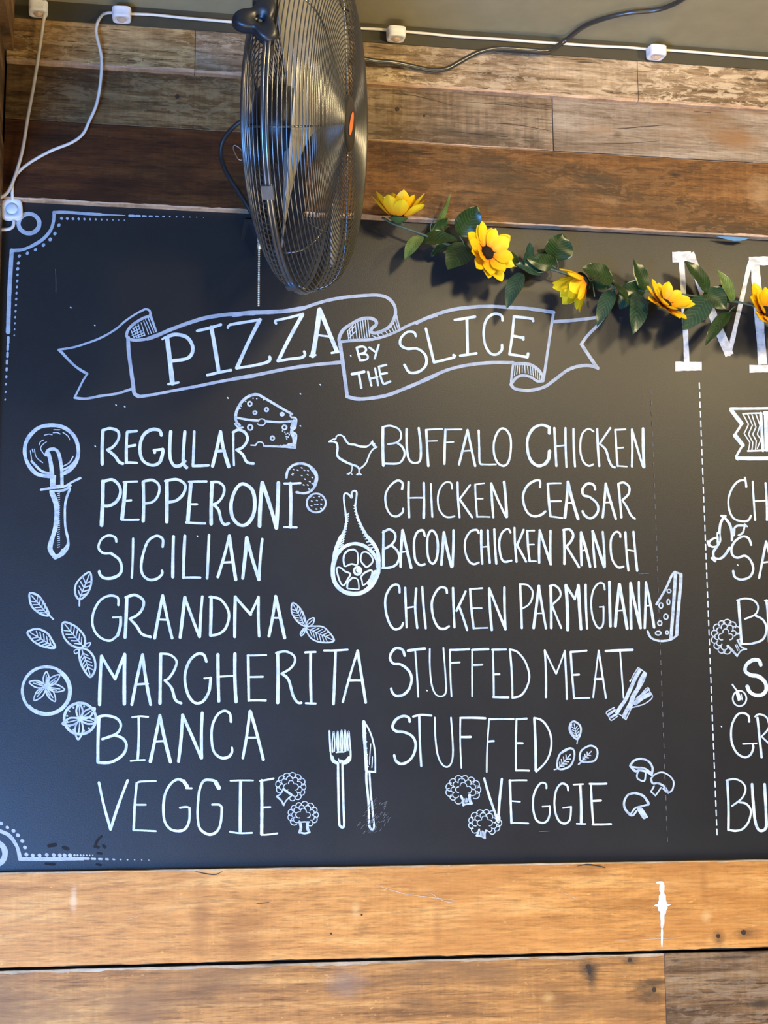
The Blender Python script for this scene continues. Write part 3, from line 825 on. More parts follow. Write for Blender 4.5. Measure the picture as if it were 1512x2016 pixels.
k.done('lettering', 'white hand lettering reading STUFFED MEAT')
k = Ink(4.2)
k.S('Q', '5.6:335,205 325,165 270,150 200,185 165,255 200,300 280,310 360,350 395,430 375,530 320,600 250,625 200,595 182,540; 4.4:370,155 450,138 550,145; 4.6:430,155 450,645; 3.6:585,165 590,350 610,520 650,620 705,655 750,610 765,480 745,165; 3.4:838,175 848,665; 4.6:838,168 1085,172; 5:845,358 940,357; 3.4:1125,175 1100,705; 4.4:1125,182 1365,180; 4.5:1115,402 1170,398; 4:1395,180 1390,690; 4.8:1395,180 1495,175; 4.4:1395,420 1455,420; 4:1390,690 1520,692')
k.S('R', '5.6:60,170 75,690; 60,168 130,190 190,260 228,370 220,500 170,610 80,700')
k.done('lettering', 'white hand lettering reading STUFFED, below STUFFED MEAT')
k = Ink(4.2)
k.S('Q', '5:1075,770 1130,960 1215,1200; 5.4:1250,775 1215,1200; 5:1330,790 1345,1210; 3.6:1330,790 1495,788; 3:1345,993 1430,1000; 3.4:1345,1210 1512,1215')
k.S('R', '180,865 175,825 130,812 80,870 50,960 50,1080 80,1180 140,1210 190,1185 215,1110 212,1045; 3:212,1045 140,1048; 395,885 385,840 330,820 280,880 260,990 270,1110 310,1195 370,1215 415,1170 425,1050; 3.4:425,1050 345,1062; 5.4:515,830 525,1215; 3.4:450,830 545,825; 3.6:480,1218 568,1220; 4.6:622,825 645,1220; 4.6:610,822 775,820; 4.6:640,992 720,988; 4.4:640,1225 820,1222')
k.done('lettering', 'white hand lettering reading VEGGIE, below STUFFED')

# ---- right edge of the frame: title and second menu
k = Ink(10)
k.S('Z', '=22:562,436 748,428; 12:655,495 705,1470; =19:592,1518 855,1516; =19:735,395 920,900 1130,1408; 9.5:1128,1395 1240,900 1335,480; =19:1380,470 1460,1500; =18:1322,473 1600,470; =17:1328,1543 1600,1540')
k.done('lettering', 'big brushed white letter M of the title', 'chalk_title')
k = Ink(6)
k.S('H', '/6:1142,325 1700,317; 8.5:1148,340 1250,472; 5:1250,478 1182,585; 9:1185,592 1262,688; 5:1258,692 1196,800; 5:1196,800 1212,830; 8.5:1205,817 1700,810; 3.4:1262,378 1448,370; 6.5:1440,372 1462,740; 4:1312,745 1475,738')
k.S('H', '/2.6:1265,382 1318,480 1275,572 1332,662 1318,738; /2.6:1310,382 1357,490 1318,580 1362,662 1352,738; /2.6:1352,382 1392,508 1360,580 1396,645 1388,738; /2.6:1392,382 1432,490 1405,578 1442,632 1405,720; 8.5:1492,368 1500,735; 8.5:1480,370 1640,365')
k.done('banner_drawing', 'white ribbon end with zigzag stripes')
k = Ink(4.6)
k.S('H', '1295,1100 1285,1040 1220,1045 1160,1110 1120,1220 1130,1340 1180,1420 1270,1445 1320,1430 1342,1388; 1283,1012 1298,1100; 1360,1050 1385,1430; 1488,1065 1502,1430; 3.4:1380,1242 1490,1238')
k.done('lettering', 'white letters CH at the right edge')
k = Ink(5)
k.S('M', '885,385 860,320 800,297 720,345 680,420 690,490 740,520 820,500 880,550 907,640 870,720 780,748 715,720 698,660; 1042,350 968,730; 5:1042,350 1130,730; 3.4:1010,572 1100,560')
k.done('lettering', 'white letters SA at the right edge')
k = Ink(4.6)
k.S('M', '6:752,965 785,1420; 4:740,965 820,945 910,965 957,1030 930,1110 820,1160; 930,1125 1010,1170 1045,1260 1010,1370 900,1415 785,1420; 5.4:1045,965 1075,1400; 4:1030,968 1130,960')
k.done('lettering', 'white letter B at the right edge')
k = Ink(8)
k.S('M', '985,1640 965,1592 900,1590 835,1640 825,1705 880,1745 960,1760 1030,1820 1042,1900 1000,1950 930,1955 870,1920 845,1865')
k.done('lettering', 'thick white letter S at the right edge')
k = Ink(4.6)
k.S('N', '995,370 985,300 920,267 850,292 792,400 777,520 792,640 850,750 940,800 1010,770 1045,690 1040,645; 3.2:920,640 1085,633; 5:1095,325 1145,800; 4:1068,310 1110,282 1180,300 1222,350 1230,450 1145,550; 4:1145,550 1240,640')
k.done('lettering', 'white letters GR at the right edge')
k = Ink(4.8)
k.S('N', '5.4:732,1080 745,1675; 4:722,1078 820,1062 910,1100 952,1180 910,1290 790,1385; 4.4:880,1342 960,1360 1015,1440 990,1570 920,1660 830,1685 745,1670; 6:1030,1125 1045,1350 1065,1550 1100,1660 1150,1685 1200,1640 1200,1500 1182,1125')
k.done('lettering', 'white letters BU at the right edge')

# ---- dashed column rules
k = Ink(2.5)
for i in range(48):
    t = i / 47.3
    x, y = 1376.7 + (1411.5 - 1376.7) * t ** 1.02, 754 + 884 * t
    k.S('p', '%.1f:%.1f,%.1f %.1f,%.1f' % (2.6, x, y, x + .45, y + 11 + 2 * noise.noise((i * 1.3, 0, 0))))
k.done('dashed_line', 'white dashed vertical rule')
k = Ink(1.6)
for i in range(44):
    t = i / 43.0
    x, y = 1281.5 + (1313.5 - 1281.5) * t, 768 + 880 * t
    k.S('p', '%.1f:%.1f,%.1f %.1f,%.1f' % (1.6, x, y, x + .4, y + 9))
k.done('dashed_line', 'faint half rubbed-out dashed rule', 'chalk_faint')

# ---- drawings
k = Ink(7.5)
k.S('D', '8:385,655 440,628 488,570 508,480 480,380 405,312 310,292 210,312 132,390 108,480 128,570 195,652 290,672; 5:160,560 230,630 290,650; 2:325,325 370,326; 2:320,348 350,346 372,357; 2:255,366 285,358 312,362; 2:392,345 430,372 442,400; 2:215,440 225,415 248,402; 2:270,415 238,440 228,470 262,520; 2:180,470 195,530 242,570; 2.5:165,470 170,490; 2:150,480 160,545; 2.5:468,525 440,570 392,598; 4:480,560 440,600 395,622')
k.S('D', '7:268,512 282,480 320,468 355,490 375,560 384,640 386,740; 9:285,505 300,560 310,640 312,750; 4:335,670 330,740; 5:320,745 380,742; 5:230,772 300,760 400,748 460,715 522,685; 5:300,782 400,775 450,740; 10:308,790 340,870 348,960 335,1060 308,1150 298,1215 335,1275; 9:335,1275 375,1255 395,1225; 5:335,1275 390,1255 430,1200 430,1140 410,1040 408,900 420,830 445,765; 4:430,1140 425,1180 400,1215')
for i in range(26):
    y = 800 + i * 16
    k.S('D', '1.8:352,%d 368,%d' % (y, y - 4))
k.done('pizza_cutter_drawing', 'white drawing of a pizza wheel cutter', 'chalk_soft')

k = Ink(5)
k.S('S', '6:165,420 170,370 200,290 260,200 340,140 420,115 480,120; 5.5:480,120 600,190 760,285 925,380; 3.6:920,380 905,400 920,425 955,425 985,445 985,500 970,570 940,590 935,620 980,650 985,700 970,830; 4:970,838 800,822 550,812; 3:545,810 535,775 500,755 460,765 435,800; 3:435,802 372,800; 5:165,425 240,440 350,458 470,468; 5:570,475 750,488 900,478 970,475; 2.6:475,470 490,450 530,445 560,465 565,500 540,528 490,530 460,512; 5:160,430 180,490 220,530; 4:155,510 200,560 260,560')
for (x, y, rx, ry, hx, hy) in [(360, 240, 42, 46, 12, -5), (428, 360, 36, 34, 8, -2), (578, 318, 38, 40, -12, 8), (793, 382, 36, 32, 200, 0), (367, 560, 52, 56, 20, 0), (830, 560, 46, 46, 15, 0), (665, 705, 40, 42, 12, 0)]:
    if hx == 200:
        k.disc('S', x, y, rx, ry)
    else:
        k.E('S', x - hx * .3, y, rx * .62, ry * .62, 3.6)
k.S('S', '9:955,480 930,560; 7:930,560 920,640; 7:925,640 950,690 955,720; 7:880,800 950,790; 7:955,700 955,800; 4:800,815 870,800; 3:800,608; 3:830,625; 3:845,650; 3:870,640; 3:850,685; 3:875,690; 3:855,715; 3:890,660; 3:740,815; 3:770,805; 3:820,800; 3:240,270; 3:225,300; 3:300,210; 3:400,165; 3:450,170; 3:540,185')
k.done('cheese_drawing', 'white drawing of a holed cheese wedge above REGULAR', 'chalk_soft')

k = Ink(4.5)
k.S('E', '5:695,682 705,630 750,587 820,578 890,612 923,670 910,740 870,785 820,798 770,790; 7:880,612 918,670 905,740')
k.E('E', 917, 870, 70, 70, 4)
k.E('E', 905, 876, 60, 62, 3, 90, 250)
for (x, y) in [(745, 620), (775, 625), (805, 608), (825, 625), (852, 628), (740, 650), (805, 665), (850, 660), (830, 692), (885, 680), (865, 710), (850, 735), (885, 725), (860, 765), (820, 735), (905, 660), (780, 785), (735, 660)]:
    k.S('E', '2.6:%d,%d %d,%d' % (x, y, x + 7, y + 3))
for (x, y) in [(895, 828), (935, 822), (880, 855), (918, 850), (955, 845), (878, 890), (905, 880), (922, 880), (950, 878), (915, 915), (950, 910)]:
    k.S('E', '2.6:%d,%d %d,%d' % (x, y, x + 7, y + 2))
k.done('pepperoni_drawing', 'white drawing of two dotted pepperoni slices', 'chalk_soft')

k = Ink(3.6)
k.S('U', '3:155,222 200,195 230,190 235,165 262,147 295,152 320,170; 4.5:320,170 345,215 380,248 440,255 500,275 565,278; 3:565,278 605,255 635,215; 3:635,215 640,240 658,240 655,260 668,265 662,280 682,280; 3.6:682,280 640,305 605,355 580,420 570,445 535,490 490,522; 5:490,522 460,492 410,475 340,445 260,395 245,350 250,290 240,240 215,222; 3:215,222 155,222; 2.4:410,480 408,530 395,560; 2:355,580 395,560 410,585; 2:370,585 395,562; 3:487,522 487,570; 2:458,585 487,568 515,588; 2:470,590 487,570 500,592')
k.S('U', '4:625,230 650,265; 4:635,250 660,280')
k.done('chicken_drawing', 'white outline drawing of a hen')

k = Ink(5)
k.S('U', '4:340,1020 325,920 318,840 325,800 350,790 385,815 400,840 410,830 405,785 435,762 460,780 455,850 445,930 458,1010 480,1080; 5:340,1020 345,1100 330,1180 290,1270; 9:290,1270 250,1360 225,1440 212,1520; 6:480,1080 520,1170 570,1260; 8:570,1260 640,1340 690,1430 705,1540')
k.S('U', '9:212,1520 198,1620 205,1730 250,1820 330,1880 420,1900; 9:420,1900 520,1885 620,1810 685,1700 703,1600 695,1500; 7:215,1560 245,1470 310,1390 400,1350 480,1350 560,1380 640,1450 690,1540; 9:665,1660 640,1730 600,1790; 8:688,1520 692,1600')
k.S('U', '4.4:325,1590 315,1530 325,1465 370,1420 430,1410; 3.4:430,1410 465,1440 475,1510 465,1580 430,1575 400,1570 340,1595 325,1588; 3.6:~520,1450 570,1440 620,1480 640,1530 620,1570 570,1605 540,1580 505,1530; 3.6:~240,1620 280,1610 330,1650 390,1680 360,1740 320,1805 290,1790 260,1720; 4:355,1830 365,1770 415,1720; 3:415,1720 470,1740 485,1830 470,1850 360,1840; 4:505,1715 545,1670 610,1640 632,1650; 3:632,1650 620,1710 580,1770 530,1805 520,1760 505,1715')
k.E('U', 470, 1645, 38, 42, 5)
k.disc('U', 478, 1640, 24, 26)
for i in range(16):
    t = i / 15
    x, y = 345 - 100 * t ** 1.3, 1020 + 430 * t
    k.S('U', '2.4:%.0f,%.0f %.0f,%.0f' % (x, y + 20, x + 28 + 12 * t, y - 8))
    x, y = 450 + 210 * t ** 1.4, 940 + 480 * t
    k.S('U', '2.4:%.0f,%.0f %.0f,%.0f' % (x, y, x - 22 - 12 * t, y - 16 + 26 * t))
k.done('drumstick_drawing', 'white drawing of a chicken drumstick with a round bone end')


def leaf_ink(k, tile, pts, w, vein, n=5, wv=2.0):
    """a drawn leaf: outline and veins; vein = base and tip"""
    k.S(tile, '%.1f:~%s' % (w, pts))
    (x0, y0), (x1, y1) = vein
    k.S(tile, '%.1f:%.0f,%.0f %.0f,%.0f' % (wv, x0, y0, x1, y1))
    dx, dy = x1 - x0, y1 - y0
    L = math.hypot(dx, dy)
    nx, ny = -dy / L, dx / L
    for i in range(n):
        t = 0.12 + 0.7 * i / n
        bx, by = x0 + dx * t, y0 + dy * t
        h = L * 0.2 * math.sin(math.pi * (0.2 + 0.75 * t))
        for sg in (1, -1):
            k.S(tile, '%.1f:%.0f,%.0f %.0f,%.0f' % (wv, bx, by, bx + dx * .16 + nx * h * sg, by + dy * .16 + ny * h * sg))


k = Ink(4)
leaf_ink(k, 'I', '593,102 605,170 580,250 520,302 485,262 490,190 540,130', 4, ((515, 300), (588, 120)), 4, 2.6)
k.S('I', '3.6:515,300 515,350')
k.done('basil_leaf_drawing', 'drawn basil leaf left of GRANDMA, stem down', 'chalk_soft')
k = Ink(4)
leaf_ink(k, 'I', '150,255 215,280 260,350 290,420 230,412 165,360 145,300', 4.4, ((285, 420), (160, 275)), 5, 2.4)
k.S('I', '3.6:290,420 320,450')
k.done('basil_leaf_drawing', 'uppermost drawn basil leaf near the left edge', 'chalk_soft')
k = Ink(4)
leaf_ink(k, 'I', '130,545 200,522 270,550 308,600 333,662 250,655 180,620 145,580', 4.4, ((325, 655), (150, 550)), 5, 2.4)
k.done('basil_leaf_drawing', 'drawn basil leaf above the big tomato', 'chalk_soft')
k = Ink(4)
leaf_ink(k, 'I', '395,475 480,500 548,570 555,640 520,662 450,640 395,570', 4.4, ((545, 655), (405, 485)), 5, 2.4)
leaf_ink(k, 'I', '520,670 580,682 625,740 632,820 595,880 540,810 515,730', 4.4, ((535, 680), (595, 865)), 5, 2.4)
k.S('I', '2.6:~550,650 565,632 600,625 580,655; 2.6:~520,678 490,675 475,690 488,708')
k.done('basil_leaf_drawing', 'drawn pair of basil leaves beside MARGHERITA', 'chalk_soft')
k = Ink(4)
leaf_ink(k, 'J', '740,330 790,360 825,420 840,500 780,470 735,400', 3.4, ((835, 500), (745, 340)), 6, 2)
leaf_ink(k, 'J', '840,515 900,502 980,515 1050,608 960,622 880,592', 3.4, ((845, 520), (1040, 605)), 6, 2)
k.S('J', '2.6:~845,490 860,455 900,440 895,480 860,505; 2.6:~830,515 800,550 805,575 830,550; 2:850,495 890,455; 2:828,520 808,560')
k.done('basil_leaf_drawing', 'drawn basil sprig after GRANDMA', 'chalk_soft')

k = Ink(6)
k.E('I', 270, 982, 180, 178, 6)
k.E('I', 274, 985, 172, 172, 6, -60, 140)
k.E('I', 274, 985, 165, 165, 5, -50, 120)
cx, cy = 265, 950
for (tx, ty) in [(270, 840), (368, 865), (405, 975), (335, 1062), (178, 1055), (142, 918)]:
    dx, dy = tx - cx, ty - cy
    k.S('I', '3:~%.0f,%.0f %.0f,%.0f %.0f,%.0f %.0f,%.0f' % (cx, cy, cx + dx * .5 - dy * .2, cy + dy * .5 + dx * .2, tx, ty, cx + dx * .5 + dy * .2, cy + dy * .5 - dx * .2))
    k.S('I', '2.4:%.0f,%.0f %.0f,%.0f' % (cx, cy, cx + dx * .75, cy + dy * .75))
    k.S('I', '2.4:%.0f,%.0f %.0f,%.0f' % (cx + dx * .2 - dy * .08, cy + dy * .2 + dx * .08, cx + dx * .6 - dy * .1, cy + dy * .6 + dx * .1))
k.done('tomato_drawing', 'drawn tomato with a star of leaves, the larger one', 'chalk_soft')
k = Ink(5)
k.E('I', 520, 1190, 118, 116, 6)
cx, cy = 520, 1195
for (tx, ty) in [(512, 1075), (632, 1112), (640, 1215), (505, 1345), (388, 1228)]:
    dx, dy = tx - cx, ty - cy
    k.S('I', '4:~%.0f,%.0f %.0f,%.0f %.0f,%.0f %.0f,%.0f' % (cx, cy, cx + dx * .5 - dy * .2, cy + dy * .5 + dx * .2, tx, ty, cx + dx * .5 + dy * .2, cy + dy * .5 - dx * .2))
    k.S('I', '2.4:%.0f,%.0f %.0f,%.0f' % (cx, cy, cx + dx * .75, cy + dy * .75))
for t in range(0, 360, 24):
    a = math.radians(t)
    k.S('I', '4:%.0f,%.0f' % (520 + 98 * math.cos(a), 1190 + 96 * math.sin(a)))
k.done('tomato_drawing', 'drawn small tomato touching BIANCA', 'chalk_soft')

k = Ink(2.2)
k.broccoli('P', 628, 800, 128, 120, 125, 3)
k.S('P', '3:555,815 535,860 497,888; 4:497,890 540,930 560,970; 3:560,970 585,925 640,875; 5:560,820 600,850 630,870')
k.done('broccoli_drawing', 'drawn broccoli floret tilted, upper one after VEGGIE', 'chalk_soft')
k = Ink(2.2)
k.broccoli('P', 742, 1060, 132, 108, 90, 4)
k.S('P', '6:712,1130 720,1180 708,1222; 4:708,1222 755,1232 800,1222; 6:782,1130 780,1180 798,1220; 3:690,1130 740,1125 800,1125')
k.done('broccoli_drawing', 'drawn broccoli floret upright, lower one after VEGGIE', 'chalk_soft')
k = Ink(2.2)
k.broccoli('Q', 868, 880, 158, 128, 72, 5)
k.S('Q', '5:845,945 865,990 868,1035; 3.4:865,1035 905,1022 955,1018; 6:930,935 930,980 948,1015; 2:880,970 890,1005; 2:905,970 908,1000; 2:895,965 900,1003')
k.done('broccoli_drawing', 'drawn broccoli floret in front of lower VEGGIE, upper one', 'chalk_soft')
k = Ink(2.2)
k.broccoli('Q', 1080, 1210, 152, 118, 110, 6)
k.S('Q', '4:1025,1275 1015,1310 1000,1335; 3.4:1000,1335 1050,1345 1082,1362; 4:1082,1362 1080,1320 1092,1285; 2:1040,1290 1035,1330; 2:1055,1290 1050,1335; 2:1068,1295 1062,1338')
k.done('broccoli_drawing', 'drawn broccoli floret below lower VEGGIE', 'chalk_soft')
k = Ink(2.2)
k.broccoli('M', 620, 1345, 140, 165, 55, 7, 2.4)
k.S('M', '5:640,1440 690,1490 738,1545; 3:738,1545 780,1490 835,1475; 4:835,1475 780,1450 745,1380; 2:720,1430 745,1490; 2:735,1425 760,1480')
k.done('broccoli_drawing', 'drawn broccoli floret beside the letter B', 'chalk_soft')

k = Ink(3.6)
k.S('P', '4:985,280 990,380 995,470; 3:995,470 1010,560 1060,580; 3:1015,475 1012,380 1025,285 1035,380 1030,470; 3:1062,475 1055,380 1062,280 1072,380 1070,470; 3:1095,470 1090,370 1098,272 1108,370 1105,470; 3:1130,470 1125,370 1130,272 1142,370 1138,465; 3:1160,460 1155,370 1165,280 1175,370 1182,460; 4:1182,460 1180,540 1150,575 1110,585; 7:1008,520 1025,560 1055,575; 8:1170,530 1145,560 1115,575; 5:1065,580 1068,800 1075,1100 1082,1160 1105,1178; 5:1105,1178 1122,1150 1115,950 1105,560; 2.6:1070,540 1085,580 1090,550; 3:1050,480 1080,475 1120,475')
k.done('fork_drawing', 'white drawing of a table fork')
k = Ink(3.6)
k.S('P', '3.4:1302,185 1350,260 1390,370 1410,500 1412,662; 7:1305,195 1312,350 1322,500 1330,640; 4:1330,655 1412,660; 5:1330,640 1330,750 1350,950 1355,1150 1375,1192; 4:1375,1195 1400,1180 1385,1000 1368,830 1358,665; 2:1370,400 1362,500 1358,590; 2:1385,520 1380,620; 3:1325,300; 3:1330,380; 3:1332,440; 3:1338,500; 3:1340,560; 3:1345,610')
k.done('knife_drawing', 'white drawing of a table knife')

k = Ink(4.4)
k.S('L', '5:1220,345 1270,262 1310,190 1350,100 1378,68; 4:1378,68 1432,88; 7:1382,78 1365,350 1342,640; 7:1428,90 1425,180 1405,400 1392,600; 4.6:1145,575 1175,630 1250,656 1340,645 1398,605')
for (x, y, rx, ry) in [(1327, 232, 16, 14), (1322, 325, 12, 22), (1258, 355, 16, 22), (1300, 450, 18, 22), (1248, 505, 17, 20), (1235, 590, 24, 16), (1310, 585, 12, 13)]:
    k.E('L', x, y, rx, ry, 3)
k.done('cheese_drawing', 'white drawing of a thin cheese wedge after PARMIGIANA', 'chalk_soft')

k = Ink(2.4)
k.S('L', '8:1078,905 1040,970 1012,1035 985,1095 955,1160 915,1215 890,1258; 9:1118,935 1085,995 1062,1062 1022,1125 1000,1190 965,1250 942,1300; 2.2:1065,882 1030,935 995,1003; 2.4:1065,882 1135,932; 2.4:1135,932 1118,985 1085,1050 1045,1110 1022,1180 1000,1240 960,1326; 2.4:870,1265 920,1290 960,1326; 2.2:940,1160 905,1225 870,1265; 2.4:1045,1150 1090,1110 1130,1062 1152,1055 1162,1085; 2.4:1162,1085 1185,1135 1120,1190 1015,1222; 9:1040,1185 1100,1140 1160,1110; 5:1060,1140 1120,1095 1150,1070; 2.6:860,1222 795,1262 815,1300 835,1332 890,1296; 5:815,1280 865,1245; 5:835,1305 880,1280')
k.done('bacon_drawing', 'white drawing of two bacon rashers', 'chalk_soft')

k = Ink(4)
leaf_ink(k, 'R', '455,203 510,240 522,300 490,378 440,345 410,285 420,225', 4.2, ((488, 375), (455, 225)), 4, 2)
k.S('R', '5:425,235 415,285 445,345; 2.6:490,380 483,425')
leaf_ink(k, 'R', '405,470 452,490 455,560 420,640 350,675 295,670 287,610 320,520', 4, ((300, 665), (420, 530)), 4, 2.4)
k.S('R', '3:295,672 258,682; 5:320,520 405,472')
leaf_ink(k, 'R', '610,445 670,465 688,520 660,590 590,605 530,600 510,560 530,490', 4, ((532, 595), (625, 500)), 3, 2.4)
k.S('R', '3.4:530,600 500,628')
k.done('spinach_drawing', 'drawn trio of small round leaves after STUFFED', 'chalk_soft')

k = Ink(3.6)
k.S('R', '4.6:1012,640 1050,592 1120,574 1190,597 1232,660 1225,735; 5:1225,735 1180,705 1110,688 1060,695 1012,642; 4:1012,650 1080,662 1150,668 1225,715; 3.6:1090,700 1078,740 1090,775 1152,792 1165,705')
k.done('mushroom_drawing', 'drawn mushroom, topmost of three', 'chalk_soft')
k = Ink(3)
k.S('R', '3.4:1218,770 1260,727 1330,708 1400,742 1442,802 1430,880 1390,912; 4.4:1390,912 1350,850 1290,817 1235,818 1218,770; 4:1340,870 1370,900; 3.4:1248,845 1218,900; 3.4:1218,900 1262,940; 3:1262,940 1318,860')
k.done('mushroom_drawing', 'drawn mushroom, the one tilted to the right', 'chalk_soft')
k = Ink(3.6)
k.S('R', '5:1010,1130 960,1070 952,1000 990,932 1060,912; 5.4:1060,912 1140,942 1192,1012 1188,1028; 4:1188,1028 1120,1045 1060,1065 1015,1125; 4:1010,1132 1040,1135 1075,1090; 10:1100,1072 1150,1150; 6:1120,1070 1175,1150')
k.done('mushroom_drawing', 'drawn mushroom, lowest of three', 'chalk_soft')

k = Ink(4.6)
k.S('H', '/4:1048,1388 1092,1390 1075,1408 1048,1390; 5.6:1070,1405 1040,1470 1030,1560 1035,1640 1000,1700 970,1750 980,1805 1040,1812 1090,1770 1130,1705; 6:1080,1405 1130,1470 1152,1550 1155,1630; 4.6:1160,1545 1200,1490 1280,1485; 4:1280,1490 1262,1555 1220,1582; /3:1280,1470 1308,1495 1270,1490; 4.6:1030,1600 960,1620 925,1665 960,1697 1000,1692; 6:915,1645 930,1685; 6:1015,1560 1015,1660; /4:950,1808 988,1842 995,1815 955,1805; 6:1175,1520 1170,1580')
k.done('sausage_drawing', 'white drawing of linked sausages')
k = Ink(3)
k.E('N', 880, 92, 82, 92, 3.4)
k.S('M', '3.4:690,1845 740,1915')
k.S('N', '5:845,20 870,110; 5:860,20 890,100; 2:900,40 915,110')
k.done('pepper_drawing', 'drawn small round pepper with a stalk')

# smudges and stray specks of chalk
k = Ink(2)
rnd = random.Random(5)
for i in range(70):
    a, r = rnd.uniform(0, 6.28), rnd.random() ** .7
    x, y = 735 + 32 * r * math.cos(a) + 9 * r * math.sin(a), 1610 - 34 * r * math.sin(a)
    k.S('p', '%.1f:%.1f,%.1f %.1f,%.1f' % (rnd.uniform(.6, 1.5), x, y, x + rnd.uniform(2, 7), y - rnd.uniform(2, 8)))
for (x, y) in [(1062, 1637), (1258, 1130)]:
    k.S('p', '1.4:%.1f,%.1f %.1f,%.1f' % (x, y, x + 20, y - 1))
k.S('p', '1.2:109,530 110,575')
k.done('chalk_smudge', 'faint rubbed chalk smudges', 'chalk_faint')['kind'] = 'stuff'
k = Ink(2)
for (x, y) in [(139, 605), (186, 640), (448, 783), (591, 838), (187, 878), (840, 1359), (388, 1055), (245, 800), (630, 757), (1452, 1112), (1240, 1340), (228, 797), (591, 775), (690, 700), (1420, 1430)]:
    k.S('p', '2.6:%d,%d %d,%d' % (x, y, x + 1, y + 1))
k.done('chalk_speck', 'tiny stray chalk specks')['kind'] = 'stuff'
k = Ink(6)
k.S('W', '5:600,200 575,225 560,262; 6:562,258 580,265; 8:290,255 325,250; 7:375,265 400,275; 6:610,255 620,265; 5:270,362 320,365; 4:570,365 595,370; 4:575,300 600,303')
k.done('wet_smear', 'dark wet smears', 'dark_smear')['kind'] = 'stuff'
# ------------------------------------------------------------------ wall fan
M['wire'] = plain('dark_chrome_wire', (0.20, 0.20, 0.20), 0.30, 0.9, 0.05, 0.6)
M['blackplastic'] = plain('black_plastic', (0.018, 0.018, 0.02), 0.38, 0, 0.05, 0.5)
M['blade'] = plain('brushed_blade_metal', (0.46, 0.44, 0.41), 0.45, 0.35, 0.05, 0.5, 30)
M['badge'] = plain('orange_badge', (0.78, 0.20, 0.05), 0.4)
M['bead'] = plain('brass_beads', (0.85, 0.72, 0.50), 0.35, 0.55)
M['steel'] = plain('grey_steel', (0.45, 0.46, 0.47), 0.35, 0.8)
M['bracket'] = plain('dark_bracket', (0.014, 0.015, 0.018), 0.45)
M['rubber'] = plain('black_cable_rubber', (0.02, 0.02, 0.021), 0.4)

YF = -0.34
FC = P(600, 243, YF)
dF = ray(600, 243).normalized()
tF = (FC - CAM).length
R = 318.0 / FPX * tF
camx = Vector((ex.x, ey.x, ez.x))
side = (camx - dF * camx.dot(dF)).normalized()
ca = math.radians(77.5)
AX = (-dF * math.cos(ca) + side * math.sin(ca)).normalized()      # the way the fan blows: right and a little outwards
E2 = (Vector((0, 0, 1)) - AX * AX.z).normalized()
E1 = E2.cross(AX).normalized()
fan = empty('wall_fan', FC, 'large black wire-cage fan seen edge-on in front of the board', 'fan')


def profile(cpts, n):
    pts = catmull(cpts, 0.002)
    d = [0]
    for a, b in zip(pts, pts[1:]):
        d.append(d[-1] + math.hypot(b[0] - a[0], b[1] - a[1]))
    out = []
    q = 0
    for i in range(n):
        t = d[-1] * i / (n - 1)
        while q < len(d) - 2 and d[q + 1] < t:
            q += 1
        u = (t - d[q]) / max(1e-9, d[q + 1] - d[q])
        out.append((pts[q][0] + (pts[q + 1][0] - pts[q][0]) * u, pts[q][1] + (pts[q + 1][1] - pts[q][1]) * u))
    return out


front = [(R, 0.004), (R * .995, .018), (R * .975, .036), (R * .92, .053), (R * .81, .065), (R * .62, .071), (R * .4, .073), (R * .17, .074)]
rear = [(R, -0.004), (R * .985, -.014), (R * .95, -.027), (R * .88, -.040), (R * .74, -.055), (R * .5, -.067), (R * .28, -.070)]
for nm, prof, nr, lab in (('front_grille', front, 38, None), ('rear_grille', rear, 26, None)):
    mb = MB()
    for (r, h) in profile(prof, nr):
        mb.ring(FC + AX * h, E1, E2, r, 0.0011, 110, 5)
    pr = profile(prof, 26)
    for q in range(8):
        th = math.radians(q * 45 + 24)
        d = E1 * math.cos(th) + E2 * math.sin(th)
        mb.tube([FC + d * (r - .002) + AX * (h - (.002 if h > 0 else -.002)) for r, h in pr], 0.0016, 6)
    mb.build(nm, M['wire'], fan, True, FC)
mb = MB()
mb.ring(FC + AX * .003, E1, E2, R + .001, 0.0035, 120, 8)
mb.ring(FC - AX * .003, E1, E2, R + .001, 0.0035, 120, 8)
mb.build('cage_rim', M['wire'], fan, True, FC)
for th in (-90, -20, 224):
    mb = MB()
    d = E1 * math.cos(math.radians(th)) + E2 * math.sin(math.radians(th))
    tt = AX.cross(d)
    cc = FC + d * (R + .004)
    hx, hy, hz = AX * .009, d * .004, tt * .011
    vs = [cc + hx * a + hy * b + hz * c_ for a in (-1, 1) for b in (-1, 1) for c_ in (-1, 1)]
    mb.add(vs, [(0, 1, 3, 2), (4, 6, 7, 5), (0, 4, 5, 1), (2, 3, 7, 6), (0, 2, 6, 4), (1, 5, 7, 3)])
    mb.build('rim_clip', M['wire'], fan, False, cc)
# badge
mb = MB()
mb.lathe(FC, E1, E2, AX, [(0.0, .068), (R * .165, .069), (R * .172, .073), (R * .160, .0775), (R * .13, .078), (0.0, .0785)], 48)
bd = mb.build('grille_badge', M['blackplastic'], fan, True, FC)
mb = MB()
pts = []
for i in range(24):
    t = 2 * math.pi * i / 24
    pts.append(FC + AX * .0792 + E1 * (R * .045 * math.cos(t) + R * .03 * math.sin(t)) + E2 * (R * .085 * math.sin(t)))
mb.add(pts, [tuple(range(24))])
o_ = mb.build('badge_emblem', M['badge'], bd, False)
o_.location = (0, 0, 0)
o_['label'] = 'orange emblem'
me_ = o_.data
for v_ in me_.vertices:
    v_.co -= FC
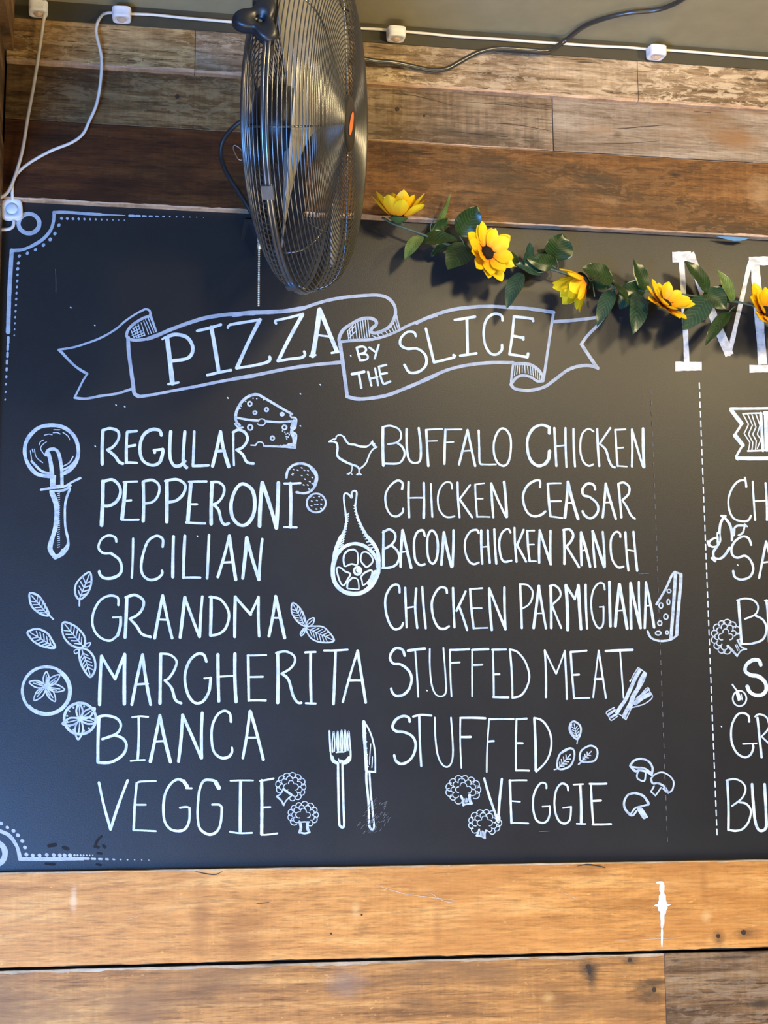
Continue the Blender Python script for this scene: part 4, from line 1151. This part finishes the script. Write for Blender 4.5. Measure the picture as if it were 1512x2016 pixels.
# hub and blades
mb = MB()
mb.lathe(FC, E1, E2, AX, [(0.0, .045), (.030, .043), (.036, .034), (.036, -.02), (0.0, -.02)], 32)
mb.build('hub', M['blackplastic'], fan, True, FC)
for q in range(3):
    mb = MB()
    th0 = math.radians(100 + q * 120)
    na, nr = 14, 10
    vv, ff = [], []
    for i in range(nr):
        s = i / (nr - 1)
        r = .03 + (R * .86 - .03) * s
        span = math.radians(38 + 52 * math.sin(min(1, s * 1.15) * math.pi * .62))
        for j in range(na):
            u = j / (na - 1) - .5
            th = th0 + u * span
            h = .012 + u * (-.075 + .02 * s) + .012 * (1 - 4 * u * u)
            vv.append(FC + (E1 * math.cos(th) + E2 * math.sin(th)) * r + AX * h)
    off = len(vv)
    vv += [p - AX * .0015 for p in vv]
    for i in range(nr - 1):
        for j in range(na - 1):
            a = i * na + j
            ff.append((a, a + 1, a + na + 1, a + na))
            ff.append((off + a, off + a + na, off + a + na + 1, off + a + 1))
    for i in range(nr - 1):
        for j in (0, na - 1):
            a = i * na + j
            ff.append((a, a + na, off + a + na, off + a))
    for i in (0, nr - 1):
        for j in range(na - 1):
            a = i * na + j
            ff.append((a, a + 1, off + a + 1, off + a))
    mb.add(vv, ff)
    mb.build('blade', M['blade'], fan, True, FC)
# motor
mb = MB()
mb.lathe(FC, E1, E2, AX, [(0, -.012), (.055, -.014), (.062, -.020), (.064, -.03), (.064, -.070), (.056, -.080), (.03, -.086), (0, -.087)], 40)
mb.build('motor', M['blackplastic'], fan, True, FC)
mend = FC - AX * .08
# wall bracket: plate on the boards, arm to the motor, gusset below
mb = MB()
wp = P(545, 330, Y3)
mb.box((wp.x - .03, Y3 - .006, wp.z - .10), (wp.x + .05, Y3, wp.z + .08))
mb.tube([Vector((wp.x + .01, Y3, wp.z)), Vector((wp.x + .01, -.16, wp.z - .005)), Vector((mend.x + .02, mend.y - .02, mend.z - .05))], .016, 12)
mb.build('wall_bracket', M['bracket'], fan, False, FC)
mb = MB()
ga = P(481, 428, -.10)
gb = P(530, 428, -.10)
gc = P(507, 474, -.10)
v0 = [P(481, 428, -.10), P(530, 430, -.10), P(528, 470, -.10), P(507, 476, -.10)]
v1 = [p + Vector((0, .085, 0)) for p in v0]
mb.add(v0 + v1, [(0, 1, 2, 3), (7, 6, 5, 4), (0, 4, 5, 1), (1, 5, 6, 2), (2, 6, 7, 3), (3, 7, 4, 0)])
la, lb = P(480, 437, -.105), P(530, 430, -.10)
mb.box((la.x, -.112, la.z - .001), (lb.x, -.012, la.z + .003))
mb.build('switch_box', M['bracket'], fan, False, FC)
# cords and chain
mb = MB()
mb.tube(catmull([tuple(P(u, v, y)) for u, v, y in [(520, 205, -.16), (486, 232, -.14), (462, 248, -.13), (440, 275, -.12), (435, 305, -.11), (445, 338, -.11), (468, 375, -.11), (487, 405, -.11), (497, 424, -.108), (502, 440, -.106)]], .004), .0042, 10)
mb.build('power_cord', M['rubber'], fan, True, FC)
mb = MB()
mb.tube(catmull([tuple(P(u, v, -.06)) for u, v in [(478, 300), (472, 292), (462, 286), (459, 292), (464, 305), (470, 314), (477, 315)]], .002), .0011, 6)
mb.build('wire_hook', M['steel'], fan, True, FC)
mb = MB()
ct = P(510, 470, -.13)
cb = P(509, 601, -.13)
mb.lathe(P(511, 480, -.13), Vector((1, 0, 0)), Vector((0, 1, 0)), Vector((0, 0, 1)), [(0, -.010), (.003, -.010), (.0042, -.004), (.0042, 0), (.0030, .002), (.0042, .004), (.0046, .011), (0, .013)], 16)
mb.build('chain_cap', M['bead'], fan, True, FC)
mb = MB()
nb = 27
for i in range(nb):
    c_ = P(510, 488, -.13).lerp(cb, i / (nb - 1))
    mb.lathe(c_, Vector((1, 0, 0)), Vector((0, 1, 0)), Vector((0, 0, 1)),
             [(.0022 * math.cos(a), .0022 * math.sin(a)) for a in (-1.56, -1, -.5, 0, .5, 1, 1.56)], 8)
mb.tube([P(510, 486, -.13), cb], .0005, 5)
mb.build('pull_chain', M['bead'], fan, True, FC)
# three-lobed knob and the arm that carries the fan from the ceiling
YK = -0.60
kc = P(509, 42, YK)
kr = .030
mb = MB()
n = 60
front_, back_ = [], []
rings = [(.80, -.014), (.95, -.011), (1.0, -.006), (1.0, .006), (.9, .010)]
vv = []
for (sc_, y) in rings:
    for i in range(n):
        t = 2 * math.pi * i / n
        r = (.0295 + .0095 * math.cos(3 * (t - math.radians(184)))) * sc_ * 1.02
        vv.append((kc.x + r * math.cos(t), YK + y, kc.z + r * math.sin(t)))
ff = []
for q in range(len(rings) - 1):
    for i in range(n):
        j = (i + 1) % n
        ff.append((q * n + i, q * n + j, (q + 1) * n + j, (q + 1) * n + i))
# recessed middle
hole = []
for (r, y) in [(.0085, -.0145), (.0075, -.006), (.0, -.006)]:
    for i in range(n):
        t = 2 * math.pi * i / n
        hole.append((kc.x + .001 + r * math.cos(t), YK + y, kc.z - .001 + r * math.sin(t)))
b0 = len(vv)
vv += hole
for i in range(n):
    j = (i + 1) % n
    ff.append((i, b0 + i, b0 + j, j))
for q in range(2):
    for i in range(n):
        j = (i + 1) % n
        ff.append((b0 + q * n + i, b0 + (q + 1) * n + i, b0 + (q + 1) * n + j, b0 + q * n + j))
mb.add(vv, ff)
kn = mb.build('tilt_knob', M['blackplastic'], fan, True, FC)
mb = MB()
bc = Vector((kc.x + .002, YK - .0075, kc.z - .003))
mb.lathe(bc, Vector((1, 0, 0)), Vector((0, 0, 1)), Vector((0, -1, 0)), [(0, .0015), (.003, .001), (.004, 0), (.004, -.002)], 14)
o_ = mb.build('bolt', M['steel'], kn, True)
o_.location = -FC
mb = MB()
tp = P(516, -10, YK + .02)
mb.box((kc.x - .008, YK + .008, kc.z - .012), (kc.x + .030, YK + .022, ZC))
mb.box((kc.x - .03, YK - .03, ZC - .006), (kc.x + .05, YK + .06, ZC))
mb.tube([Vector((kc.x + .01, YK + .012, kc.z)), Vector((kc.x + .016, YK + .06, kc.z - .03)), FC + E2 * (R * .72) - AX * .055], .008, 10)
mb.build('mounting_arm', M['blackplastic'], fan, False, FC)


def PC(u, v, drop=.004, gap=.005):
    """on the underside of the ceiling, or on the face of the trim board where the sight line meets that first"""
    p = PZ(u, v, ZC - drop)
    return p if p.y < -0.037 - gap else P(u, v, -0.037 - gap)


# ------------------------------------------------------------------ grey cable across the trim and the ceiling
cp = [tuple(P(u, v, y)) for u, v, y in [(640, 95, -.07), (700, 112, -.06), (740, 120, -.055), (775, 123, -.050), (815, 131, -.046), (850, 138, -.045), (880, 135, -.047), (905, 122, -.050), (940, 104, -.054), (980, 95, -.058), (1030, 97, -.06), (1075, 100, -.062)]]
cp += [tuple(PC(u, v, .009, .017)) for u, v in [(1095, 92), (1115, 78), (1150, 52), (1195, 35), (1240, 25), (1290, 20), (1320, 11), (1350, -6), (1390, -40)]]
mb = MB()
mb.tube(catmull(cp, .006), .0046, 12)
M['cable'] = plain('grey_cable_sheath', (0.030, 0.030, 0.030), 0.28, 0, 0.03, 0.9)
cb_ = mb.build('power_cable', M['cable'], None, True)
cb_['label'] = 'dark grey cable sagging from the fan across the planks and the olive ceiling'
cb_['category'] = 'cable'

# ------------------------------------------------------------------ string of white light modules
M['white'] = plain('white_plastic', (0.80, 0.80, 0.82), 0.4, 0, 0.02)
M['cord'] = plain('white_cord', (0.78, 0.74, 0.66), 0.45, 0, 0.03)
m, nt, b = nodes('clear_lens')
b.inputs['Base Color'].default_value = (0.80, 0.62, 0.48, 1)
b.inputs['Roughness'].default_value = 0.08
b.inputs['Transmission Weight'].default_value = 0.45
M['lens'] = m
M['frost'] = plain('frosted_white_lens', (0.72, 0.80, 0.86), 0.3)
M['chip'] = plain('amber_chip', (0.30, 0.15, 0.08), 0.3)
string = empty('string_light', PZ(240, 20, ZC), 'white cord of small square light modules along the ceiling edge', 'string lights')
SO = string.location.copy()


def module(pos, right, out, up, s=.0172, h=.019, twist=0.0, chip=True):
    """rounded square housing: base at pos, lens facing 'out'"""
    r_ = right * math.cos(twist) + up * math.sin(twist)
    u_ = up * math.cos(twist) - right * math.sin(twist)
    n = 32
    vv = []
    prof = [(1.0, 0), (1.0, h * .75), (.95, h * .95), (.86, h), (.62, h), (.58, h * .72)]
    for (k_, z) in prof:
        for i in range(n):
            t = 2 * math.pi * i / n
            c_, s_ = math.cos(t), math.sin(t)
            q = s * k_ / (abs(c_) ** 4.5 + abs(s_) ** 4.5) ** (1 / 4.5) if k_ > .7 else s * k_
            vv.append(pos + r_ * (q * c_) + u_ * (q * s_) + out * z)
    ff = []
    for q in range(len(prof) - 1):
        for i in range(n):
            j = (i + 1) % n
            ff.append((q * n + i, q * n + j, (q + 1) * n + j, (q + 1) * n + i))
    ff.append(tuple(range(n)))
    ff.append(tuple(range((len(prof) - 1) * n, len(prof) * n)))
    mb = MB()
    mb.add(vv, ff)
    mod = mb.build('light_module', M['white'], string, True, SO)
    mb = MB()
    mb.lathe(pos, r_, u_, out, [(s * .56, h * .74), (s * .52, h * 1.02), (s * .36, h * 1.15), (s * .16, h * 1.22), (0, h * 1.24)], 24)
    a = mb.build('lens', M['lens'] if chip else M['frost'], mod, True)
    a.location = -SO
    if not chip:
        return mod
    mb = MB()
    mb.lathe(pos, r_, u_, out, [(s * .34, h * .75), (s * .30, h * 1.0), (0, h * 1.0)], 16)
    a = mb.build('light_chip', M['chip'], mod, True)
    a.location = -SO
    return mod


DN = Vector((0, 0, -1))
XA = Vector((1, 0, 0))
YA_ = Vector((0, 1, 0))
mods = {}
for nm, (u, v, tw) in {'a': (76, 12, .05), 'b': (240, 38, -.05), 'c': (775, 73, .04), 'd': (1282, 110, .10)}.items():
    pos = PZ(u, v, ZC - .019)
    pos.y = -.037 - .0174
    pos.z = ZC - .017
    mods[nm] = pos
    module(pos, XA, DN, YA_, twist=tw)
pe = P(24, 415, -.002)
module(pe, XA, Vector((0, -1, 0)), Vector((0, 0, 1)), .0190, .013, .08, False)


def cord(pts, r=.0027):
    mb = MB()
    mb.tube(catmull([tuple(p) for p in pts], .006), r, 8)
    mb.build('cord', M['cord'], string, True, SO)


cord([PC(248, 27), PC(300, 29), PC(360, 35), PC(430, 41), PC(480, 45), PC(560, 50), PC(640, 53), PC(735, 57), PC(757, 59), PC(770, 60)])
cord([PC(780, 61), PC(794, 62), PC(840, 66), PC(900, 72), PC(980, 77), PC(1060, 83), PC(1110, 86), PC(1180, 91), PC(1230, 93), PC(1264, 96), PC(1276, 97)])
cord([PC(1286, 97), PC(1300, 98), PC(1360, 102), PC(1430, 108), PC(1512, 115), PC(1580, 120)])
cord([PC(234, 25), PC(221, 25), PC(205, 27), P(193, 42, -.056), P(189, 62, -.052), P(194, 85, -.05), P(200, 115, -.045), P(198, 160, -.04), P(190, 205, -.036), P(175, 240, -.032), P(163, 264, -.03), P(140, 281, -.03), P(100, 297, -.03), P(62, 318, -.03), P(38, 337, -.03), P(26, 356, -.028), P(24, 380, -.022), P(26, 402, -.008)], .0029)
cord([PC(88, -2), PC(89, 12), P(87, 32, -.056), P(85, 45, -.054), P(78, 95, -.052), P(66, 170, -.046), P(55, 230, -.042), P(44, 296, -.038), P(30, 345, -.034), P(18, 374, -.034), P(6, 386, -.04), P(-12, 392, -.05)], .0031)
cord([P(27, 434, -.006), P(26, 445, -.006), P(18, 451, -.006), P(4, 452, -.006), P(-14, 451, -.006)], .0031)

# scrap of blue masking tape at the top of the board
M['tape'] = plain('blue_tape', (0.09, 0.26, 0.52), 0.7)
mb = MB()
v0 = [P(u, v, -.0195) for u, v in [(1410, 465), (1440, 466), (1468, 468), (1474, 470), (1458, 474), (1444, 474), (1426, 470)]]
mb.add(v0 + [p + Vector((0, .0008, 0)) for p in v0], [tuple(range(7)), tuple(range(7, 14))[::-1]] + [(i, (i + 1) % 7, 7 + (i + 1) % 7, 7 + i) for i in range(7)])
tp_ = mb.build('masking_tape', M['tape'], None)
tp_['label'] = 'torn scrap of blue masking tape at the top edge of the board'
tp_['category'] = 'tape'
tp_.data.update()

# ------------------------------------------------------------------ sunflower garland
m, nt, b = nodes('yellow_petal')
co = N(nt, 'ShaderNodeAttribute', attribute_name='along').outputs['Fac']
nt.links.new(ramp(nt, co, [(0.12, (0.80, 0.22, 0.004)), (0.38, (0.86, 0.46, 0.006)), (0.8, (0.90, 0.66, 0.012))]), b.inputs['Base Color'])
b.inputs['Roughness'].default_value = 0.5
b.inputs['Subsurface Weight'].default_value = 0.0
M['petal'] = m


def leafmat(name, a, bcol, edge=None):
    m, nt, b = nodes(name)
    at = N(nt, 'ShaderNodeAttribute', attribute_name='along').outputs['Fac']
    ac = N(nt, 'ShaderNodeAttribute', attribute_name='across').outputs['Fac']
    co = N(nt, 'ShaderNodeTexCoord').outputs['Object']
    f = noise_tex(nt, co, (40, 40, 40), 3)
    c = ramp(nt, f, [(0.3, a), (0.7, bcol)])
    # lighter side veins
    wv = N(nt, 'ShaderNodeTexWave')
    wv.inputs['Scale'].default_value = 1.0
    wv.inputs['Distortion'].default_value = 0.4
    cmb = N(nt, 'ShaderNodeCombineXYZ')
    sm = N(nt, 'ShaderNodeMath', operation='MULTIPLY_ADD')
    nt.links.new(at, sm.inputs[0])
    sm.inputs[1].default_value = 3.2
    md = N(nt, 'ShaderNodeMath', operation='MULTIPLY')
    nt.links.new(ac, md.inputs[0])
    md.inputs[1].default_value = -0.8
    nt.links.new(md.outputs[0], sm.inputs[2])
    nt.links.new(sm.outputs[0], cmb.inputs[0])
    nt.links.new(cmb.outputs[0], wv.inputs['Vector'])
    vf = ramp(nt, wv.outputs['Fac'], [(0.80, 0.0), (0.95, 0.28)])
    c = mixc(nt, vf, c, tuple(min(1, x * 2.6 + .02) for x in bcol))
    if edge:
        f2 = noise_tex(nt, co, (22, 22, 22), 3)
        ad = N(nt, 'ShaderNodeMath', operation='MULTIPLY')
        nt.links.new(ac, ad.inputs[0])
        nt.links.new(f2, ad.inputs[1])
        ef = ramp(nt, ad.outputs[0], [(0.57, 0.0), (0.62, 0.85)])
        c = mixc(nt, ef, c, edge)
    nt.links.new(c, b.inputs['Base Color'])
    b.inputs['Roughness'].default_value = 0.30
    b.inputs['Specular IOR Level'].default_value = 0.6
    return m


M['leaf'] = leafmat('dark_green_leaf', (0.010, 0.028, 0.007), (0.022, 0.052, 0.012), (0.60, 0.62, 0.38))
M['leaf_cool'] = leafmat('blue_green_leaf', (0.012, 0.038, 0.024), (0.026, 0.068, 0.042))
M['leaf_pale'] = leafmat('pale_green_leaf', (0.06, 0.12, 0.03), (0.15, 0.21, 0.06), (0.50, 0.54, 0.24))
M['stem'] = plain('grey_green_stem', (0.07, 0.11, 0.075), 0.5)
M['disc'] = plain('dark_flower_disc', (0.012, 0.007, 0.006), 0.75, 0, 0.3, 0.3, 300)
M['calyx'] = plain('green_calyx', (0.05, 0.11, 0.03), 0.55)

garland = empty('sunflower_garland', P(960, 510, -.03), 'artificial garland of yellow sunflowers and green leaves strung across the top of the board', 'garland')
GO = garland.location.copy()


def ypath(u):
    return -.034 - .012 * noise.noise((u * .013, 2.2, 0))


def blade_mesh(mat, name, parent, org, base, tip, width, normal, curl, fold, attr_w=True, shape=0.42, nseg=12, wavy=0.0, sd=0):
    d = tip - base
    L = d.length
    d.normalize()
    nrm = (normal - d * normal.dot(d)).normalized()
    s_ = d.cross(nrm)
    vv, ff, al, ac = [], [], [], []
    cols = 7
    for i in range(nseg + 1):
        t = i / nseg
        wdt = width * .5 * (math.sin(math.pi * t ** shape_pow(shape)) ** .8 if 0 < t < 1 else 0) + width * .008
        for j in range(cols):
            q = (j / (cols - 1) - .5) * 2
            p = base + d * (L * t) + s_ * (wdt * q) + nrm * (curl * L * math.sin(math.pi * t) + fold * abs(q) * wdt)
            p += nrm * (wavy * width * math.sin(t * 13 + q * 1.5 + sd) * abs(q))
            vv.append(p)
            al.append(t)
            ac.append(abs(q))
    nv = len(vv)
    vv += [p - nrm * .0006 for p in vv]
    al += al
    ac += ac
    for i in range(nseg):
        for j in range(cols - 1):
            a = i * cols + j
            ff.append((a, a + 1, a + cols + 1, a + cols))
            ff.append((nv + a, nv + a + cols, nv + a + cols + 1, nv + a + 1))
    mb = MB()
    mb.add(vv, ff)
    o = mb.build(name, mat, None, True, org)
    for nm_, vals in (('along', al), ('across', ac)):
        at = o.data.attributes.new(nm_, 'FLOAT', 'POINT')
        at.data.foreach_set('value', vals)
    if parent is not None:
        o.parent = parent
        o.location = (0, 0, 0)
    return o


def shape_pow(s):
    # power that puts the widest place at fraction s of the length
    return math.log(0.5) / math.log(s)


OUT = Vector((0, -1, 0))


def leaf(tile, b_, t_, w_, mat, yb, yt, tilt=0.0, curl=.05, fold=.25, wavy=.03, sd=0):
    ox, oy, s = TILE[tile]
    base = P(ox + b_[0] * s, oy + b_[1] * s, yb)
    tip = P(ox + t_[0] * s, oy + t_[1] * s, yt)
    d = (tip - base).normalized()
    nrm = (OUT - d * OUT.dot(d)).normalized()
    nrm = (nrm * math.cos(tilt) + d.cross(nrm) * math.sin(tilt)).normalized()
    width = w_ * s * 1.3 / 1070.0
    base, tip = base - (tip - base) * .04, tip + (tip - base) * .06
    return blade_mesh(M[mat], 'leaf', garland, GO, base, tip, width / max(.35, math.cos(tilt)), nrm, curl, fold, True, .42, 14, wavy, sd)


LV = [('X', (555, 735), (685, 470), 34, 'leaf_pale', -.03, -.05, 1.0), ('X', (555, 730), (675, 640), 62, 'leaf', -.03, -.035, .6), ('X', (765, 755), (888, 556), 150, 'leaf', -.035, -.06, .3),
      ('X', (470, 800), (730, 790), 105, 'leaf', -.034, -.06, -.5), ('X', (482, 765), (368, 928), 72, 'leaf_pale', -.036, -.055, .5), ('X', (815, 835), (682, 996), 150, 'leaf', -.035, -.06, .2),
      ('X', (1195, 962), (1062, 920), 95, 'leaf', -.035, -.045, .3), ('X', (700, 830), (560, 905), 60, 'leaf', -.03, -.02, .7),
      ('Y', (178, 640), (217, 402), 100, 'leaf_cool', -.035, -.05, .7), ('Y', (462, 560), (535, 315), 235, 'leaf', -.035, -.05, .2), ('Y', (450, 590), (300, 470), 120, 'leaf', -.03, -.03, .3),
      ('Y', (470, 610), (200, 550), 120, 'leaf', -.036, -.05, -.4), ('Y', (330, 690), (90, 610), 115, 'leaf_cool', -.03, -.045, .2), ('Y', (130, 698), (-5, 1025), 120, 'leaf_cool', -.036, -.055, .4),
      ('Y', (1040, 770), (752, 650), 180, 'leaf', -.034, -.055, .3), ('Y', (1045, 785), (1190, 998), 85, 'leaf', -.036, -.06, -.6), ('Y', (1032, 868), (892, 1200), 120, 'leaf_cool', -.034, -.06, .3),
      ('Y', (1358, 860), (1252, 572), 135, 'leaf', -.034, -.05, .3), ('Y', (1360, 850), (1120, 860), 140, 'leaf', -.03, -.035, -.3), ('Y', (1290, 895), (1238, 1280), 165, 'leaf_cool', -.036, -.065, -.2),
      ('Y', (1190, 880), (1115, 1040), 130, 'leaf_cool', -.028, -.03, .2), ('Y', (830, 770), (1010, 830), 90, 'leaf', -.03, -.03, .4),
      ('Z', (915, 785), (693, 485), 135, 'leaf', -.034, -.05, .3), ('Z', (900, 765), (1085, 935), 185, 'leaf', -.034, -.05, .2), ('Z', (1160, 872), (1018, 578), 112, 'leaf_pale', -.036, -.055, .3),
      ('Z', (1165, 870), (1035, 720), 110, 'leaf_cool', -.03, -.035, -.4), ('Z', (905, 840), (680, 1140), 190, 'leaf_cool', -.036, -.065, .2), ('Z', (860, 850), (935, 965), 95, 'leaf_cool', -.032, -.04, .2),
      ('Z', (1122, 988), (905, 1290), 95, 'leaf', -.036, -.06, .5)]
for i, (tl, b_, t_, w_, mt, yb, yt, ti) in enumerate(LV):
    leaf(tl, b_, t_, w_, mt, yb, yt, ti, .05 + .03 * math.sin(i * 2.1), .22, .03, i)

spine = [(752, 428), (775, 441), (800, 450), (835, 463), (870, 478), (915, 490), (960, 508), (1015, 520), (1060, 524), (1100, 535), (1140, 548), (1180, 555), (1210, 561), (1245, 569), (1275, 573), (1305, 574), (1350, 581), (1390, 586), (1425, 592), (1460, 596), (1512, 612), (1560, 640)]
mb = MB()
mb.tube(catmull([tuple(P(u, v, ypath(u))) for u, v in spine], .006), .0022, 8)
for tl, pts in [('X', [(350, 690), (330, 655), (290, 640)]), ('X', [(760, 760), (785, 800), (800, 840)]), ('X', [(555, 740), (548, 690), (575, 650)]), ('Y', [(470, 540), (495, 600), (490, 650), (430, 610)]),
                ('Y', [(360, 640), (370, 670), (320, 690), (280, 680)]), ('Y', [(780, 780), (800, 765), (860, 765)]), ('Y', [(1030, 870), (1060, 850), (1000, 775)]), ('Y', [(840, 780), (850, 860), (860, 930)]),
                ('Z', [(1120, 990), (1150, 950), (1190, 925)])]:
    ox, oy, s = TILE[tl]
    mb.tube(catmull([tuple(P(ox + x * s, oy + y * s, -.036)) for x, y in pts], .004), .0013, 6)
mb.build('stem', M['stem'], garland, True, GO)


def flower(u, v, Y, axis, rad, roll, cup, seed, tw=1.0):
    """axis in (right, up, towards the viewer)"""
    c = P(u, v, Y)
    a = Vector((axis[0], -axis[2], axis[1])).normalized()
    e1 = a.cross(Vector((0, 0, 1)))
    if e1.length < .2:
        e1 = a.cross(Vector((1, 0, 0)))
    e1.normalize()
    e2 = a.cross(e1)
    fl = bpy.data.objects.new('sunflower', None)
    COL.objects.link(fl)
    fl.parent = garland
    fl.location = c - GO
    rnd = random.Random(seed)
    for layer, (n, kr_, lift) in enumerate([(10, 1.0, cup), (8, .88, cup + .25)]):
        for i in range(n):
            th = 2 * math.pi * (i + .5 * layer) / n + roll + rnd.uniform(-.16, .16)
            d = e1 * math.cos(th) + e2 * math.sin(th)
            el = lift + rnd.uniform(-.2, .2)
            dirv = d * math.cos(el) + a * math.sin(el)
            nrm = a * math.cos(el) - d * math.sin(el)
            r = rad * kr_ * rnd.uniform(.9, 1.07)
            base = c + d * (rad * .13) + a * (.0015 * layer)
            o = blade_mesh(M['petal'], 'petal', None, c, base, c + dirv * r, rad * .45 * rnd.uniform(.8, 1.12) * tw, nrm, -.05, .22, True, .6, 10, .015, i)
            o.parent = fl
            o.location = (0, 0, 0)
    mb = MB()
    mb.lathe(c, e1, e2, a, [(0, .009), (rad * .12, .0085), (rad * .2, .006), (rad * .24, .002), (rad * .2, -.001), (0, -.001)], 24)
    o = mb.build('flower_center', M['disc'], None, True, c)
    o.parent = fl
    o.location = (0, 0, 0)
    mb = MB()
    mb.lathe(c, e1, e2, a, [(rad * .30, .001), (rad * .2, -.004), (rad * .08, -.008), (0, -.010)], 18)
    o = mb.build('calyx', M['calyx'], None, True, c)
    o.parent = fl
    o.location = (0, 0, 0)
    return fl


flower(784, 430, -.062, (.02, .93, .22), .064, .3, .62, 1)
flower(958, 499, -.062, (.36, .10, .90), .060, .1, .20, 2)
flower(1150, 552, -.066, (-.80, -.56, .10), .062, .5, .92, 3)
flower(1309, 600, -.062, (.28, .50, .66), .056, .2, .34, 4)
flower(1508, 616, -.062, (.30, .35, .85), .062, .6, .24, 5)
